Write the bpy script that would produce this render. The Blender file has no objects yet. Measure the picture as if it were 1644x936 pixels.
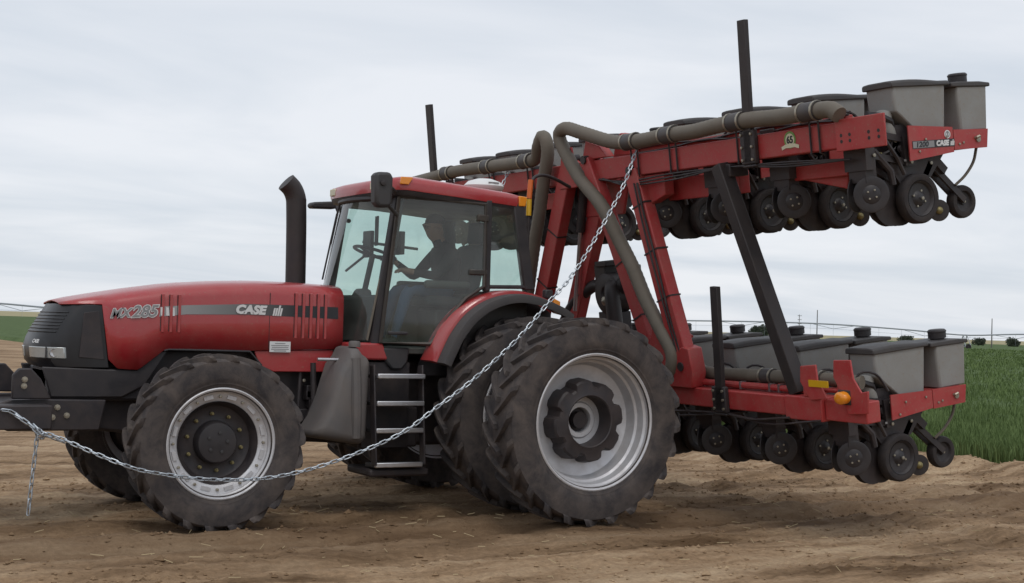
import bpy, math, random
import numpy as np
from mathutils import Vector, Matrix, noise
random.seed(7); rng = np.random.default_rng(7)
S = bpy.context.scene
COL = S.collection
R = math.radians

# ------------------------------------------------------------------ camera
cd = bpy.data.cameras.new('camera'); co = bpy.data.objects.new('camera', cd); COL.objects.link(co)
cd.sensor_width = 36; cd.lens = 50.23; cd.clip_start = .1; cd.clip_end = 8000
CAM = Vector((7.0071, 12.8556, 1.7984))
m = Matrix(((-0.86665, 0.037799, 0.497483), (0.498021, 0.005797, 0.867146), (0.029893, 0.999269, -0.023849))).to_4x4()
m.translation = CAM; co.matrix_world = m
S.camera = co
# ------------------------------------------------------------------ world: high overcast
w = bpy.data.worlds.new('World'); S.world = w; w.use_nodes = True
nt = w.node_tree; N = nt.nodes; L = nt.links; N.clear()
SUN_EL, SUN_AZ = R(58), R(20)          # azimuth measured from +Y towards +X
def nd(tree, t, **k):
    n = tree.nodes.new(t)
    for a, b in k.items():
        if a == 'inp':
            for i, v in b.items(): n.inputs[i].default_value = v
        else: setattr(n, a, b)
    return n
sky = nd(nt, 'ShaderNodeTexSky', sky_type='NISHITA', sun_disc=False, sun_elevation=SUN_EL, sun_rotation=SUN_AZ)
bg1 = nd(nt, 'ShaderNodeBackground', inp={'Strength': .09}); L.new(sky.outputs[0], bg1.inputs[0])
tc = nd(nt, 'ShaderNodeTexCoord'); sep = nd(nt, 'ShaderNodeSeparateXYZ'); L.new(tc.outputs['Generated'], sep.inputs[0])
ab = nd(nt, 'ShaderNodeMath', operation='ABSOLUTE'); L.new(sep.outputs[2], ab.inputs[0])
ad = nd(nt, 'ShaderNodeMath', operation='ADD', inp={1: .10}); L.new(ab.outputs[0], ad.inputs[0])
dx = nd(nt, 'ShaderNodeMath', operation='DIVIDE'); L.new(sep.outputs[0], dx.inputs[0]); L.new(ad.outputs[0], dx.inputs[1])
dy = nd(nt, 'ShaderNodeMath', operation='DIVIDE'); L.new(sep.outputs[1], dy.inputs[0]); L.new(ad.outputs[0], dy.inputs[1])
cv = nd(nt, 'ShaderNodeCombineXYZ'); L.new(dx.outputs[0], cv.inputs[0]); L.new(dy.outputs[0], cv.inputs[1])
mp = nd(nt, 'ShaderNodeMapping'); mp.inputs['Rotation'].default_value = (0, 0, R(-30)); mp.inputs['Scale'].default_value = (.75, 1.15, 1)
L.new(cv.outputs[0], mp.inputs[0])
n1 = nd(nt, 'ShaderNodeTexNoise', inp={'Scale': .8, 'Detail': 5, 'Roughness': .52, 'Distortion': .5}); L.new(mp.outputs[0], n1.inputs[0])
cr = nd(nt, 'ShaderNodeValToRGB'); L.new(n1.outputs[0], cr.inputs[0])
e = cr.color_ramp.elements; e[0].position = .34; e[0].color = (.565, .610, .672, 1); e[1].position = .64; e[1].color = (.715, .735, .775, 1)
bg2 = nd(nt, 'ShaderNodeBackground', inp={'Strength': .96}); L.new(cr.outputs[0], bg2.inputs[0])
mx = nd(nt, 'ShaderNodeMixShader', inp={0: .93}); L.new(bg1.outputs[0], mx.inputs[1]); L.new(bg2.outputs[0], mx.inputs[2])
wo = nd(nt, 'ShaderNodeOutputWorld'); L.new(mx.outputs[0], wo.inputs[0])
# ------------------------------------------------------------------ sun through cloud
sl = bpy.data.lights.new('sun', 'SUN'); sl.energy = .7; sl.angle = R(25); sl.color = (1, .96, .9)
so = bpy.data.objects.new('sun', sl); COL.objects.link(so)
sd = Vector((math.sin(SUN_AZ) * math.cos(SUN_EL), math.cos(SUN_AZ) * math.cos(SUN_EL), math.sin(SUN_EL)))
so.rotation_euler = sd.to_track_quat('Z', 'Y').to_euler(); so.location = (0, 0, 30)
S.view_settings.view_transform = 'Standard'; S.view_settings.look = 'None'
S.view_settings.exposure = 0.32; S.view_settings.gamma = 1; S.view_settings.use_curve_mapping = False
S.render.resolution_x = 1024; S.render.resolution_y = 583

# ------------------------------------------------------------------ materials
MATS = {}
def mat(name, col, rough=.5, metal=0, var=.12, vscale=6, bump=0, bscale=40, dust=0, dustcol=(.20, .145, .10), coat=0, spec=.5, speck=0):
    mt = bpy.data.materials.new(name); mt.use_nodes = True; t = mt.node_tree
    b = t.nodes['Principled BSDF']; k = t.links
    b.inputs['Roughness'].default_value = rough; b.inputs['Metallic'].default_value = metal
    b.inputs['Specular IOR Level'].default_value = spec
    if coat: b.inputs['Coat Weight'].default_value = coat; b.inputs['Coat Roughness'].default_value = .12
    c = nd(t, 'ShaderNodeTexCoord')
    nz = nd(t, 'ShaderNodeTexNoise', inp={'Scale': vscale, 'Detail': 5, 'Roughness': .6}); k.new(c.outputs['Object'], nz.inputs[0])
    mixc = nd(t, 'ShaderNodeMix', data_type='RGBA')
    lo = [max(0, x * (1 - var)) for x in col]; hi = [min(1, x * (1 + var)) for x in col]
    mixc.inputs[6].default_value = (*lo, 1); mixc.inputs[7].default_value = (*hi, 1)
    k.new(nz.outputs[0], mixc.inputs[0]); last = mixc.outputs[2]
    if dust:
        nz2 = nd(t, 'ShaderNodeTexNoise', inp={'Scale': vscale * .9, 'Detail': 7, 'Roughness': .68, 'Distortion': .4}); k.new(c.outputs['Object'], nz2.inputs[0])
        mr = nd(t, 'ShaderNodeMapRange', inp={1: .36, 2: .70, 3: 0, 4: dust}); k.new(nz2.outputs[0], mr.inputs[0])
        md = nd(t, 'ShaderNodeMix', data_type='RGBA'); k.new(mr.outputs[0], md.inputs[0]); k.new(last, md.inputs[6])
        md.inputs[7].default_value = (*dustcol, 1); last = md.outputs[2]
        rm = nd(t, 'ShaderNodeMapRange', inp={1: 0, 2: 1, 3: rough, 4: .95}); k.new(mr.outputs[0], rm.inputs[0]); k.new(rm.outputs[0], b.inputs['Roughness'])
    if speck:
        nz3 = nd(t, 'ShaderNodeTexNoise', inp={'Scale': 46, 'Detail': 3, 'Roughness': .55}); k.new(c.outputs['Object'], nz3.inputs[0])
        ms = nd(t, 'ShaderNodeMapRange', inp={1: .60, 2: .70, 3: 0, 4: speck}); k.new(nz3.outputs[0], ms.inputs[0])
        mk = nd(t, 'ShaderNodeMix', data_type='RGBA'); k.new(ms.outputs[0], mk.inputs[0]); k.new(last, mk.inputs[6]); mk.inputs[7].default_value = (.24, .165, .12, 1); last = mk.outputs[2]
    k.new(last, b.inputs['Base Color'])
    if bump:
        nb = nd(t, 'ShaderNodeTexNoise', inp={'Scale': bscale, 'Detail': 4, 'Roughness': .6}); k.new(c.outputs['Object'], nb.inputs[0])
        bp = nd(t, 'ShaderNodeBump', inp={'Strength': bump, 'Distance': .02}); k.new(nb.outputs[0], bp.inputs['Height']); k.new(bp.outputs[0], b.inputs['Normal'])
    MATS[name] = mt; return mt
mat('red_paint', (.355, .022, .027), .30, var=.10, vscale=3, dust=.30, dustcol=(.34, .13, .105), coat=.5, speck=.25)
mat('red_frame', (.375, .028, .030), .48, var=.16, vscale=5, dust=.38, dustcol=(.34, .14, .115), coat=.1, speck=.45)
mat('black_plastic', (.019, .017, .020), .45, var=.25, vscale=5, dust=.35, dustcol=(.075, .060, .055))
mat('grille_black', (.009, .009, .011), .35, var=.2, dust=.12, dustcol=(.05, .045, .045))
mat('black_metal', (.021, .018, .021), .48, var=.3, vscale=7, dust=.45, dustcol=(.085, .062, .054))
mat('grey_tank', (.115, .107, .105), .6, var=.12, vscale=5, dust=.5, dustcol=(.17, .14, .12), bump=.05, bscale=90)
mat('dark_grey', (.035, .034, .036), .55, var=.2, vscale=6, dust=.2, dustcol=(.08, .066, .055))
mat('fender_rubber', (.050, .046, .047), .7, var=.15, vscale=8, dust=.25, dustcol=(.10, .08, .065))
mat('rubber', (.040, .036, .038), .82, var=.2, vscale=5, dust=.7, dustcol=(.145, .118, .102), bump=.12, bscale=60, spec=.3)
mat('small_rubber', (.028, .025, .027), .75, var=.2, vscale=14, dust=.45, dustcol=(.070, .054, .045), bump=.08, bscale=80, spec=.3)
mat('silver_rim', (.60, .60, .62), .40, .40, var=.10, vscale=6, dust=.35, dustcol=(.26, .22, .19))
mat('bright_metal', (.60, .60, .62), .3, .9, var=.12, vscale=20, dust=.2)
mat('chain_metal', (.46, .50, .54), .42, .75, var=.15, vscale=40)
mat('hopper_grey', (.25, .25, .24), .55, var=.08, vscale=4, dust=.45, dustcol=(.21, .185, .16), speck=.35)
mat('lid_grey', (.045, .043, .045), .5, var=.12, vscale=5, dust=.35, dustcol=(.12, .10, .088))
mat('hose', (.125, .108, .084), .62, var=.2, vscale=6, dust=.45, dustcol=(.19, .16, .13))
mat('hose_clamp', (.045, .042, .045), .5, var=.2, dust=.2)
mat('amber', (.80, .27, .015), .25, var=.08, coat=.4)
mat('yellow', (.62, .36, .010), .35, var=.1)
mat('orange_strap', (.60, .13, .02), .5, var=.1)
mat('white_plastic', (.72, .73, .72), .4, var=.04)
mat('decal_white', (.68, .68, .68), .4, var=.05, dust=.15)
mat('decal_grey', (.24, .24, .245), .4, var=.05)
mat('decal_black', (.016, .016, .018), .35, var=.1)
mat('decal_green', (.13, .26, .05), .4, var=.1)
mat('decal_cream', (.62, .58, .42), .4, var=.1)
mat('lamp_glass', (.42, .44, .44), .12, .3, var=.15, vscale=30, coat=.6)
mat('zinc', (.34, .31, .25), .45, .7, var=.2, vscale=30)
mat('gold_zinc', (.24, .20, .09), .5, .5, var=.25, vscale=30)
mat('post_brown', (.028, .024, .021), .5, var=.2, dust=.2)
mat('steel_brown', (.030, .025, .026), .5, .2, var=.25, dust=.25, dustcol=(.08, .06, .05))
mat('cloth_dark', (.020, .021, .024), .9, var=.2, vscale=20, bump=.1)
mat('denim', (.05, .085, .16), .9, var=.2, vscale=25, bump=.1)
mat('skin', (.34, .19, .14), .55, var=.08)
mat('hair', (.016, .012, .010), .7, var=.2, vscale=60)
mat('seat_fabric', (.055, .055, .06), .9, var=.2, vscale=20, bump=.1)
mat('interior', (.085, .080, .075), .7, var=.2)
mat('galvanised', (.30, .32, .34), .5, .4, var=.15)
mat('wood_pole', (.13, .12, .11), .9, var=.2)
mat('bark', (.09, .07, .055), .9, var=.2)
mat('far_leaf_hazed', (.16, .18, .14), .9, var=.3, vscale=1.2)  # distance haze put into the leaf colour as a paler grey-green
mat('straw', (.42, .33, .19), .8, var=.25, vscale=9)
# stripe decal fades from silver to black along the hood
t = mat('stripe', (.3, .3, .3), .4).node_tree
b = t.nodes['Principled BSDF']; c = nd(t, 'ShaderNodeTexCoord'); s3 = nd(t, 'ShaderNodeSeparateXYZ'); t.links.new(c.outputs['Object'], s3.inputs[0])
mr = nd(t, 'ShaderNodeMapRange', inp={1: 3.45, 2: 2.2, 3: 0, 4: 1}); t.links.new(s3.outputs[0], mr.inputs[0])
rp = nd(t, 'ShaderNodeValToRGB'); t.links.new(mr.outputs[0], rp.inputs[0])
rp.color_ramp.elements[0].color = (.34, .34, .34, 1); rp.color_ramp.elements[1].color = (.02, .02, .024, 1); rp.color_ramp.elements.new(.45).color = (.19, .19, .19, 1)
t.links.new(rp.outputs[0], b.inputs['Base Color'])
# cab glass: tinted, thin, mirror-like at grazing angles
def glass(name, tint, refl):
    mt = bpy.data.materials.new(name); mt.use_nodes = True; t = mt.node_tree; t.nodes.clear()
    tr = nd(t, 'ShaderNodeBsdfTransparent', inp={0: (*tint, 1)}); gl = nd(t, 'ShaderNodeBsdfGlossy', inp={0: (1, 1, 1, 1), 'Roughness': .03})
    df = nd(t, 'ShaderNodeBsdfDiffuse', inp={0: (.40, .41, .38, 1)})
    lw = nd(t, 'ShaderNodeFresnel', inp={0: 1.5}); mu = nd(t, 'ShaderNodeMath', operation='MULTIPLY', inp={1: refl}); t.links.new(lw.outputs[0], mu.inputs[0])
    nz = nd(t, 'ShaderNodeTexNoise', inp={'Scale': 4, 'Detail': 6}); tcc = nd(t, 'ShaderNodeTexCoord'); t.links.new(tcc.outputs['Object'], nz.inputs[0])
    dm = nd(t, 'ShaderNodeMapRange', inp={1: .35, 2: .75, 3: .06, 4: .15}); t.links.new(nz.outputs[0], dm.inputs[0])
    m0 = nd(t, 'ShaderNodeMixShader'); t.links.new(dm.outputs[0], m0.inputs[0]); t.links.new(tr.outputs[0], m0.inputs[1]); t.links.new(df.outputs[0], m0.inputs[2])
    m1 = nd(t, 'ShaderNodeMixShader'); t.links.new(mu.outputs[0], m1.inputs[0]); t.links.new(m0.outputs[0], m1.inputs[1]); t.links.new(gl.outputs[0], m1.inputs[2])
    o = nd(t, 'ShaderNodeOutputMaterial'); t.links.new(m1.outputs[0], o.inputs[0]); MATS[name] = mt
glass('cab_glass', (.77, .90, .85), 1.0)

# ------------------------------------------------------------------ mesh helpers
class MB:
    def __init__(s, mt='black_metal'): s.v = []; s.f = []; s.mi = []; s.mats = []; s.use(mt)
    def use(s, mt):
        if mt not in s.mats: s.mats.append(mt)
        s.c = s.mats.index(mt); return s
    def add(s, vs, fs):
        o = len(s.v); s.v += [tuple(p) for p in vs]
        for f in fs: s.f.append(tuple(i + o for i in f)); s.mi.append(s.c)
        return s
    def box(s, x0, x1, y0, y1, z0, z1):
        return s.add([(x, y, z) for x in (x0, x1) for y in (y0, y1) for z in (z0, z1)],
                     [(0, 1, 3, 2), (4, 6, 7, 5), (0, 4, 5, 1), (2, 3, 7, 6), (0, 2, 6, 4), (1, 5, 7, 3)])
    def beam(s, p, q, wd, h, up=(0, 0, 1), w2=None, h2=None):
        p = Vector(p); q = Vector(q); d = (q - p).normalized(); a = d.cross(Vector(up)).normalized(); u = a.cross(d)
        w2 = wd if w2 is None else w2; h2 = h if h2 is None else h2; vs = []
        for c, ww, hh in ((p, wd, h), (q, w2, h2)):
            for i, j in ((-1, -1), (1, -1), (1, 1), (-1, 1)): vs.append(c + a * (i * ww / 2) + u * (j * hh / 2))
        return s.add(vs, [(3, 2, 1, 0), (4, 5, 6, 7), (0, 1, 5, 4), (1, 2, 6, 5), (2, 3, 7, 6), (3, 0, 4, 7)])
    def tube(s, path, r, n=10, closed=False, caps=True):
        P = [Vector(p) for p in path]; k = len(P); rs = r if isinstance(r, (list, tuple)) else [r] * k
        T = []
        for i in range(k):
            a = P[(i - 1) % k] if (closed or i > 0) else P[i]; c = P[(i + 1) % k] if (closed or i < k - 1) else P[i]
            T.append((c - a).normalized())
        u = T[0].orthogonal().normalized(); vs = []
        for i in range(k):
            u = (u - T[i] * u.dot(T[i])).normalized(); b_ = T[i].cross(u)
            for j in range(n):
                th = 2 * math.pi * j / n; vs.append(P[i] + (u * math.cos(th) + b_ * math.sin(th)) * rs[i])
        fs = []
        for i in range(k if closed else k - 1):
            for j in range(n):
                a = i * n + j; b2 = i * n + (j + 1) % n; i2 = (i + 1) % k
                fs.append((a, b2, i2 * n + (j + 1) % n, i2 * n + j))
        if caps and not closed: fs += [tuple(range(n))[::-1], tuple((k - 1) * n + j for j in range(n))]
        return s.add(vs, fs)
    def lathe(s, prof, c=(0, 0, 0), axis='y', n=32, closed=False, tilt=None):
        """prof: list of (a, r): a along the axis"""
        vs = []; k = len(prof)
        for a, r in prof:
            for j in range(n):
                th = 2 * math.pi * j / n; p, q = r * math.cos(th), r * math.sin(th)
                vv = Vector({'y': (p, a, q), 'z': (p, q, a), 'x': (a, p, q)}[axis])
                if tilt: vv = tilt @ vv
                vs.append((vv.x + c[0], vv.y + c[1], vv.z + c[2]))
        fs = []
        for i in range(k if closed else k - 1):
            for j in range(n):
                i2 = (i + 1) % k; fs.append((i * n + j, i * n + (j + 1) % n, i2 * n + (j + 1) % n, i2 * n + j))
        return s.add(vs, fs)
    def prism(s, poly, a0, a1, plane='xz', f0=None):
        def P(p, a): return {'xz': (p[0], a, p[1]), 'yz': (a, p[0], p[1]), 'xy': (p[0], p[1], a)}[plane]
        k = len(poly); vs = [P(p, a0) for p in poly] + [P(p, a1) for p in poly]
        return s.add(vs, [tuple(range(k)), tuple(range(2 * k - 1, k - 1, -1))] + [(i, k + i, k + (i + 1) % k, (i + 1) % k) for i in range(k)])
    def loft(s, rings, caps=True, closed=True):
        n = len(rings[0]); vs = [p for r in rings for p in r]; fs = []
        for i in range(len(rings) - 1):
            for j in range(n if closed else n - 1):
                fs.append((i * n + j, i * n + (j + 1) % n, (i + 1) * n + (j + 1) % n, (i + 1) * n + j))
        if caps: fs += [tuple(range(n))[::-1], tuple((len(rings) - 1) * n + j for j in range(n))]
        return s.add(vs, fs)
    def mesh(s, name, smooth=35):
        me = bpy.data.meshes.new(name); me.from_pydata(s.v, [], s.f)
        for x in s.mats: me.materials.append(MATS[x])
        me.polygons.foreach_set('material_index', s.mi)
        import bmesh
        bm = bmesh.new(); bm.from_mesh(me); bmesh.ops.recalc_face_normals(bm, faces=bm.faces); bm.to_mesh(me); bm.free()
        if smooth: me.shade_smooth(); me.set_sharp_from_angle(angle=R(smooth))
        return me
    def build(s, name, parent=None, bevel=0, smooth=35, seg=2, sub=0):
        return link(name, s.mesh(name, smooth), parent, bevel, seg, sub)
def link(name, me, parent=None, bevel=0, seg=2, sub=0):
    o = bpy.data.objects.new(name, me); COL.objects.link(o)
    if parent: o.parent = parent
    if bevel:
        md = o.modifiers.new('bevel', 'BEVEL'); md.width = bevel; md.segments = seg; md.limit_method = 'ANGLE'; md.angle_limit = R(40); md.harden_normals = False
    if sub: md = o.modifiers.new('sub', 'SUBSURF'); md.levels = sub; md.render_levels = sub
    return o
def empty(name, loc=(0, 0, 0), rot=(0, 0, 0)):
    o = bpy.data.objects.new(name, None); COL.objects.link(o); o.location = loc; o.rotation_euler = rot; o.empty_display_size = .3; return o
def tag(o, label=None, cat=None, group=None, kind=None):
    for k, v in (('label', label), ('category', cat), ('group', group), ('kind', kind)):
        if v: o[k] = v
    return o
def copy_tree(o, parent=None):
    c = o.copy(); COL.objects.link(c); c.parent = parent
    for ch in list(o.children): copy_tree(ch, c)
    return c
def spline(pts, step):
    """Catmull-Rom resample"""
    P = [Vector(p) for p in pts]; P = [2 * P[0] - P[1]] + P + [2 * P[-1] - P[-2]]; out = []
    for i in range(1, len(P) - 2):
        n = max(2, int((P[i + 1] - P[i]).length / .004))
        for j in range(n):
            t = j / n; a, b_, c, d = P[i - 1:i + 3]
            out.append(.5 * ((2 * b_) + (c - a) * t + (2 * a - 5 * b_ + 4 * c - d) * t * t + (-a + 3 * b_ - 3 * c + d) * t ** 3))
    out.append(P[-2]); res = [out[0]]; acc = 0
    for a, b_ in zip(out, out[1:]):
        acc += (b_ - a).length
        if acc >= step: res.append(b_); acc = 0
    if (res[-1] - out[-1]).length > step * .3: res.append(out[-1])
    return res
def text(name, body, size, loc, right, up, mt, parent, shear=0, off=0, wide=1, ext=.001, align='CENTER'):
    cu = bpy.data.curves.new(name, 'FONT'); cu.body = body; cu.size = size; cu.shear = shear; cu.offset = off; cu.extrude = ext
    cu.align_x = align; cu.align_y = 'CENTER'; cu.resolution_u = 3
    tmp = bpy.data.objects.new(name, cu); me = bpy.data.meshes.new_from_object(tmp); bpy.data.objects.remove(tmp)
    me.materials.clear(); me.materials.append(MATS[mt])
    r = Vector(right).normalized(); u = Vector(up); u = (u - r * u.dot(r)).normalized(); nn = r.cross(u)
    M_ = Matrix((r, u, nn)).transposed().to_4x4(); M_.translation = Vector(loc); me.transform(M_ @ Matrix.Diagonal((wide, 1, 1, 1)))
    return link(name, me, parent)

# ------------------------------------------------------------------ ground
def hgt(x, y):
    h = .030 * noise.noise((x * .5, y * .5, 3)) + .024 * noise.noise((x * 1.9, y * 1.9, 7)) + .020 * noise.noise((x * 5.1, y * 5.1, 1)) + .016 * noise.noise((x * 12, y * 12, 5))
    # wheel ruts running across the turnrow, roughly along the field edge and along the tractor
    for cy, a, wd in ((2.0, .06, .25), (1.0, .05, .25), (-1.0, .05, .28), (3.05, .035, .2), (4.0, .03, .3)):
        d = (y - cy - .05 * noise.noise((x * .6, cy, 0))) / wd
        h -= a * math.exp(-d * d) - .5 * a * math.exp(-(abs(d) - 1.5) ** 2 * 2)
    for cx, a, wd in ((-3.3, .05, .22), (-5.4, .05, .25), (-6.6, .04, .2)):
        d = (x - cx - .15 * noise.noise((cx, y * .5, 0))) / wd
        h -= a * math.exp(-d * d) - .5 * a * math.exp(-(abs(d) - 1.5) ** 2 * 2)
    if x < -.5:
        for cy in (2.0, 1.05):
            q = y - cy
            if abs(q) < .25: h += .014 * math.sin((x - abs(q) * .9 + (.12 if q < 0 else 0)) * 6.283 / .25) * (1 - (q / .25) ** 4) * min(1, (-.5 - x) * 2)
    e_ = (x + 8.75 + .25 * noise.noise((y * .7, 4, 0))) / .45
    h += .13 * math.exp(-e_ * e_)
    f = max(0, 1 - max(0, (math.hypot(x, y) - 14) / 14))
    g = h * f
    for wx, wy, r_ in ((0, 2.0, .45), (0, 1.05, .45), (3.11, 1.05, .35), (0, -2, .45), (0, -1.05, .45), (3.11, -1.05, .35)):
        d2 = ((x - wx) / .55) ** 2 + ((y - wy) / .36) ** 2
        k = math.exp(-d2 ** 2); zt = .042 if wx < 1 else -.012
        g = g * (1 - k) + zt * k
    return g
def axis_pts(lo, hi, fine_lo, fine_hi, st):
    a = list(np.arange(fine_lo, fine_hi + 1e-6, st)); s_ = st
    x = fine_hi
    while x < hi: s_ *= 1.28; x = min(hi, x + s_); a.append(x)
    x = fine_lo; s_ = st
    while x > lo: s_ *= 1.28; x = max(lo, x - s_); a.insert(0, x)
    return a
gx = axis_pts(-5000, 3000, -11, 6.2, .05); gy = axis_pts(-5000, 3000, -5, 6.5, .05)
gv = [(x, y, hgt(x, y) if (abs(x) < 30 and abs(y) < 30) else 0) for y in gy for x in gx]
nx = len(gx); gf = [(j * nx + i, j * nx + i + 1, (j + 1) * nx + i + 1, (j + 1) * nx + i) for j in range(len(gy) - 1) for i in range(nx - 1)]
me = bpy.data.meshes.new('ground'); me.from_pydata(gv, [], gf); me.shade_smooth()
sm = bpy.data.materials.new('soil'); sm.use_nodes = True; t = sm.node_tree; b = t.nodes['Principled BSDF']; k = t.links
b.inputs['Roughness'].default_value = .95; b.inputs['Specular IOR Level'].default_value = .15
c = nd(t, 'ShaderNodeTexCoord')
mp2 = nd(t, 'ShaderNodeMapping'); mp2.inputs['Scale'].default_value = (.36, 1.8, 1); k.new(c.outputs['Object'], mp2.inputs[0])
na = nd(t, 'ShaderNodeTexNoise', inp={'Scale': 1.0, 'Detail': 10, 'Roughness': .68, 'Distortion': .4}); k.new(mp2.outputs[0], na.inputs[0])
ra = nd(t, 'ShaderNodeValToRGB'); k.new(na.outputs[0], ra.inputs[0])
ra.color_ramp.elements[0].position = .36; ra.color_ramp.elements[0].color = (.118, .071, .037, 1)
ra.color_ramp.elements[1].position = .66; ra.color_ramp.elements[1].color = (.47, .345, .222, 1)
ra.color_ramp.elements.new(.5).color = (.305, .203, .120, 1)
nb = nd(t, 'ShaderNodeTexNoise', inp={'Scale': 22, 'Detail': 6, 'Roughness': .7}); k.new(c.outputs['Object'], nb.inputs[0])
rb = nd(t, 'ShaderNodeMapRange', inp={1: .3, 2: .7, 3: .72, 4: 1.22}); k.new(nb.outputs[0], rb.inputs[0])
mm = nd(t, 'ShaderNodeMix', data_type='RGBA', blend_type='MULTIPLY', inp={0: 1.0}); k.new(ra.outputs[0], mm.inputs[6]); k.new(rb.outputs[0], mm.inputs[7])
sp_ = nd(t, 'ShaderNodeSeparateXYZ'); k.new(c.outputs['Object'], sp_.inputs[0])
nw = nd(t, 'ShaderNodeTexNoise', inp={'Scale': .7, 'Detail': 6, 'Roughness': .7}); k.new(mp2.outputs[0], nw.inputs[0])
yw = nd(t, 'ShaderNodeMath', operation='MULTIPLY_ADD', inp={1: 3.2}); k.new(nw.outputs[0], yw.inputs[0]); k.new(sp_.outputs[1], yw.inputs[2])
dw = nd(t, 'ShaderNodeMath', operation='SUBTRACT', inp={1: 3.3}); k.new(yw.outputs[0], dw.inputs[0]); da = nd(t, 'ShaderNodeMath', operation='ABSOLUTE'); k.new(dw.outputs[0], da.inputs[0])
dmr = nd(t, 'ShaderNodeMapRange', inp={1: .5, 2: 1.5, 3: .62, 4: 0}); k.new(da.outputs[0], dmr.inputs[0])
damp = nd(t, 'ShaderNodeMix', data_type='RGBA'); k.new(dmr.outputs[0], damp.inputs[0]); k.new(mm.outputs[2], damp.inputs[6]); damp.inputs[7].default_value = (.105, .062, .034, 1)
# dry grassland far out
vd = nd(t, 'ShaderNodeVectorMath', operation='LENGTH'); k.new(c.outputs['Object'], vd.inputs[0])
rf = nd(t, 'ShaderNodeMapRange', inp={1: 250, 2: 330, 3: 0, 4: 1}); k.new(vd.outputs['Value'], rf.inputs[0])
mf = nd(t, 'ShaderNodeMix', data_type='RGBA'); k.new(rf.outputs[0], mf.inputs[0]); k.new(damp.outputs[2], mf.inputs[6]); mf.inputs[7].default_value = (.33, .29, .17, 1)
k.new(mf.outputs[2], b.inputs['Base Color'])
nc = nd(t, 'ShaderNodeTexNoise', inp={'Scale': 35, 'Detail': 6, 'Roughness': .7}); k.new(c.outputs['Object'], nc.inputs[0])
bp = nd(t, 'ShaderNodeBump', inp={'Strength': .6, 'Distance': .025}); k.new(nc.outputs[0], bp.inputs['Height']); k.new(bp.outputs[0], b.inputs['Normal'])
me.materials.append(sm); MATS['soil'] = sm
tag(link('ground', me), kind='structure')

# ------------------------------------------------------------------ clods and straw on the soil
def scatter_clods():
    vs = []; fs = []
    base = [Vector(p) for p in ((1, 0, 0), (-1, 0, 0), (0, 1, 0), (0, -1, 0), (0, 0, 1), (0, 0, -1))]
    tri = [(0, 2, 4), (2, 1, 4), (1, 3, 4), (3, 0, 4), (2, 0, 5), (1, 2, 5), (3, 1, 5), (0, 3, 5)]
    n = 0
    while n < 7000:
        x = random.uniform(-10, 6.0); y = random.uniform(-3, 5.5)
        if noise.noise((x * .8, y * 1.6, 11)) < random.uniform(-.5, .45): continue
        r = random.choice((.009, .011, .013, .016, .022)) * random.uniform(.7, 1.3); n += 1
        if random.random() < .02: r *= 2
        o = len(vs); z = hgt(x, y) + r * .15; a = random.uniform(0, 6.28)
        for p in base:
            q = Vector((p.x * random.uniform(.7, 1.5), p.y * random.uniform(.7, 1.3), p.z * random.uniform(.5, .9))) * r
            vs.append((x + q.x * math.cos(a) - q.y * math.sin(a), y + q.x * math.sin(a) + q.y * math.cos(a), z + q.z))
        fs += [tuple(o + i for i in f) for f in tri]
    me = bpy.data.meshes.new('soil_clods'); me.from_pydata(vs, [], fs); me.materials.append(sm)
    tag(link('soil_clods', me), 'small brown soil clods scattered over the churned dirt', 'soil clods', kind='stuff')
    vs = []; fs = []
    for i in range(420):
        x = random.uniform(-9, 6.0); y = random.uniform(-1, 5.6); a = random.uniform(0, 6.28); l = random.uniform(.03, .11); wd = .0022
        z = hgt(x, y) + .012; d = Vector((math.cos(a), math.sin(a), random.uniform(-.1, .35))) * l; s_ = Vector((-math.sin(a), math.cos(a), 0)) * wd
        o = len(vs); p = Vector((x, y, z)); vs += [p - s_, p + s_, p + d + s_, p + d - s_, p + Vector((0, 0, wd * 2)), p + d + Vector((0, 0, wd * 2))]
        fs += [(o, o + 1, o + 2, o + 3), (o, o + 3, o + 5, o + 4), (o + 1, o + 4, o + 5, o + 2)]
    me = bpy.data.meshes.new('straw'); me.from_pydata([tuple(v) for v in vs], [], fs); me.materials.append(MATS['straw'])
    tag(link('straw', me), 'pale bits of dry straw lying on the dirt', 'straw', kind='stuff')
scatter_clods()

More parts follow.
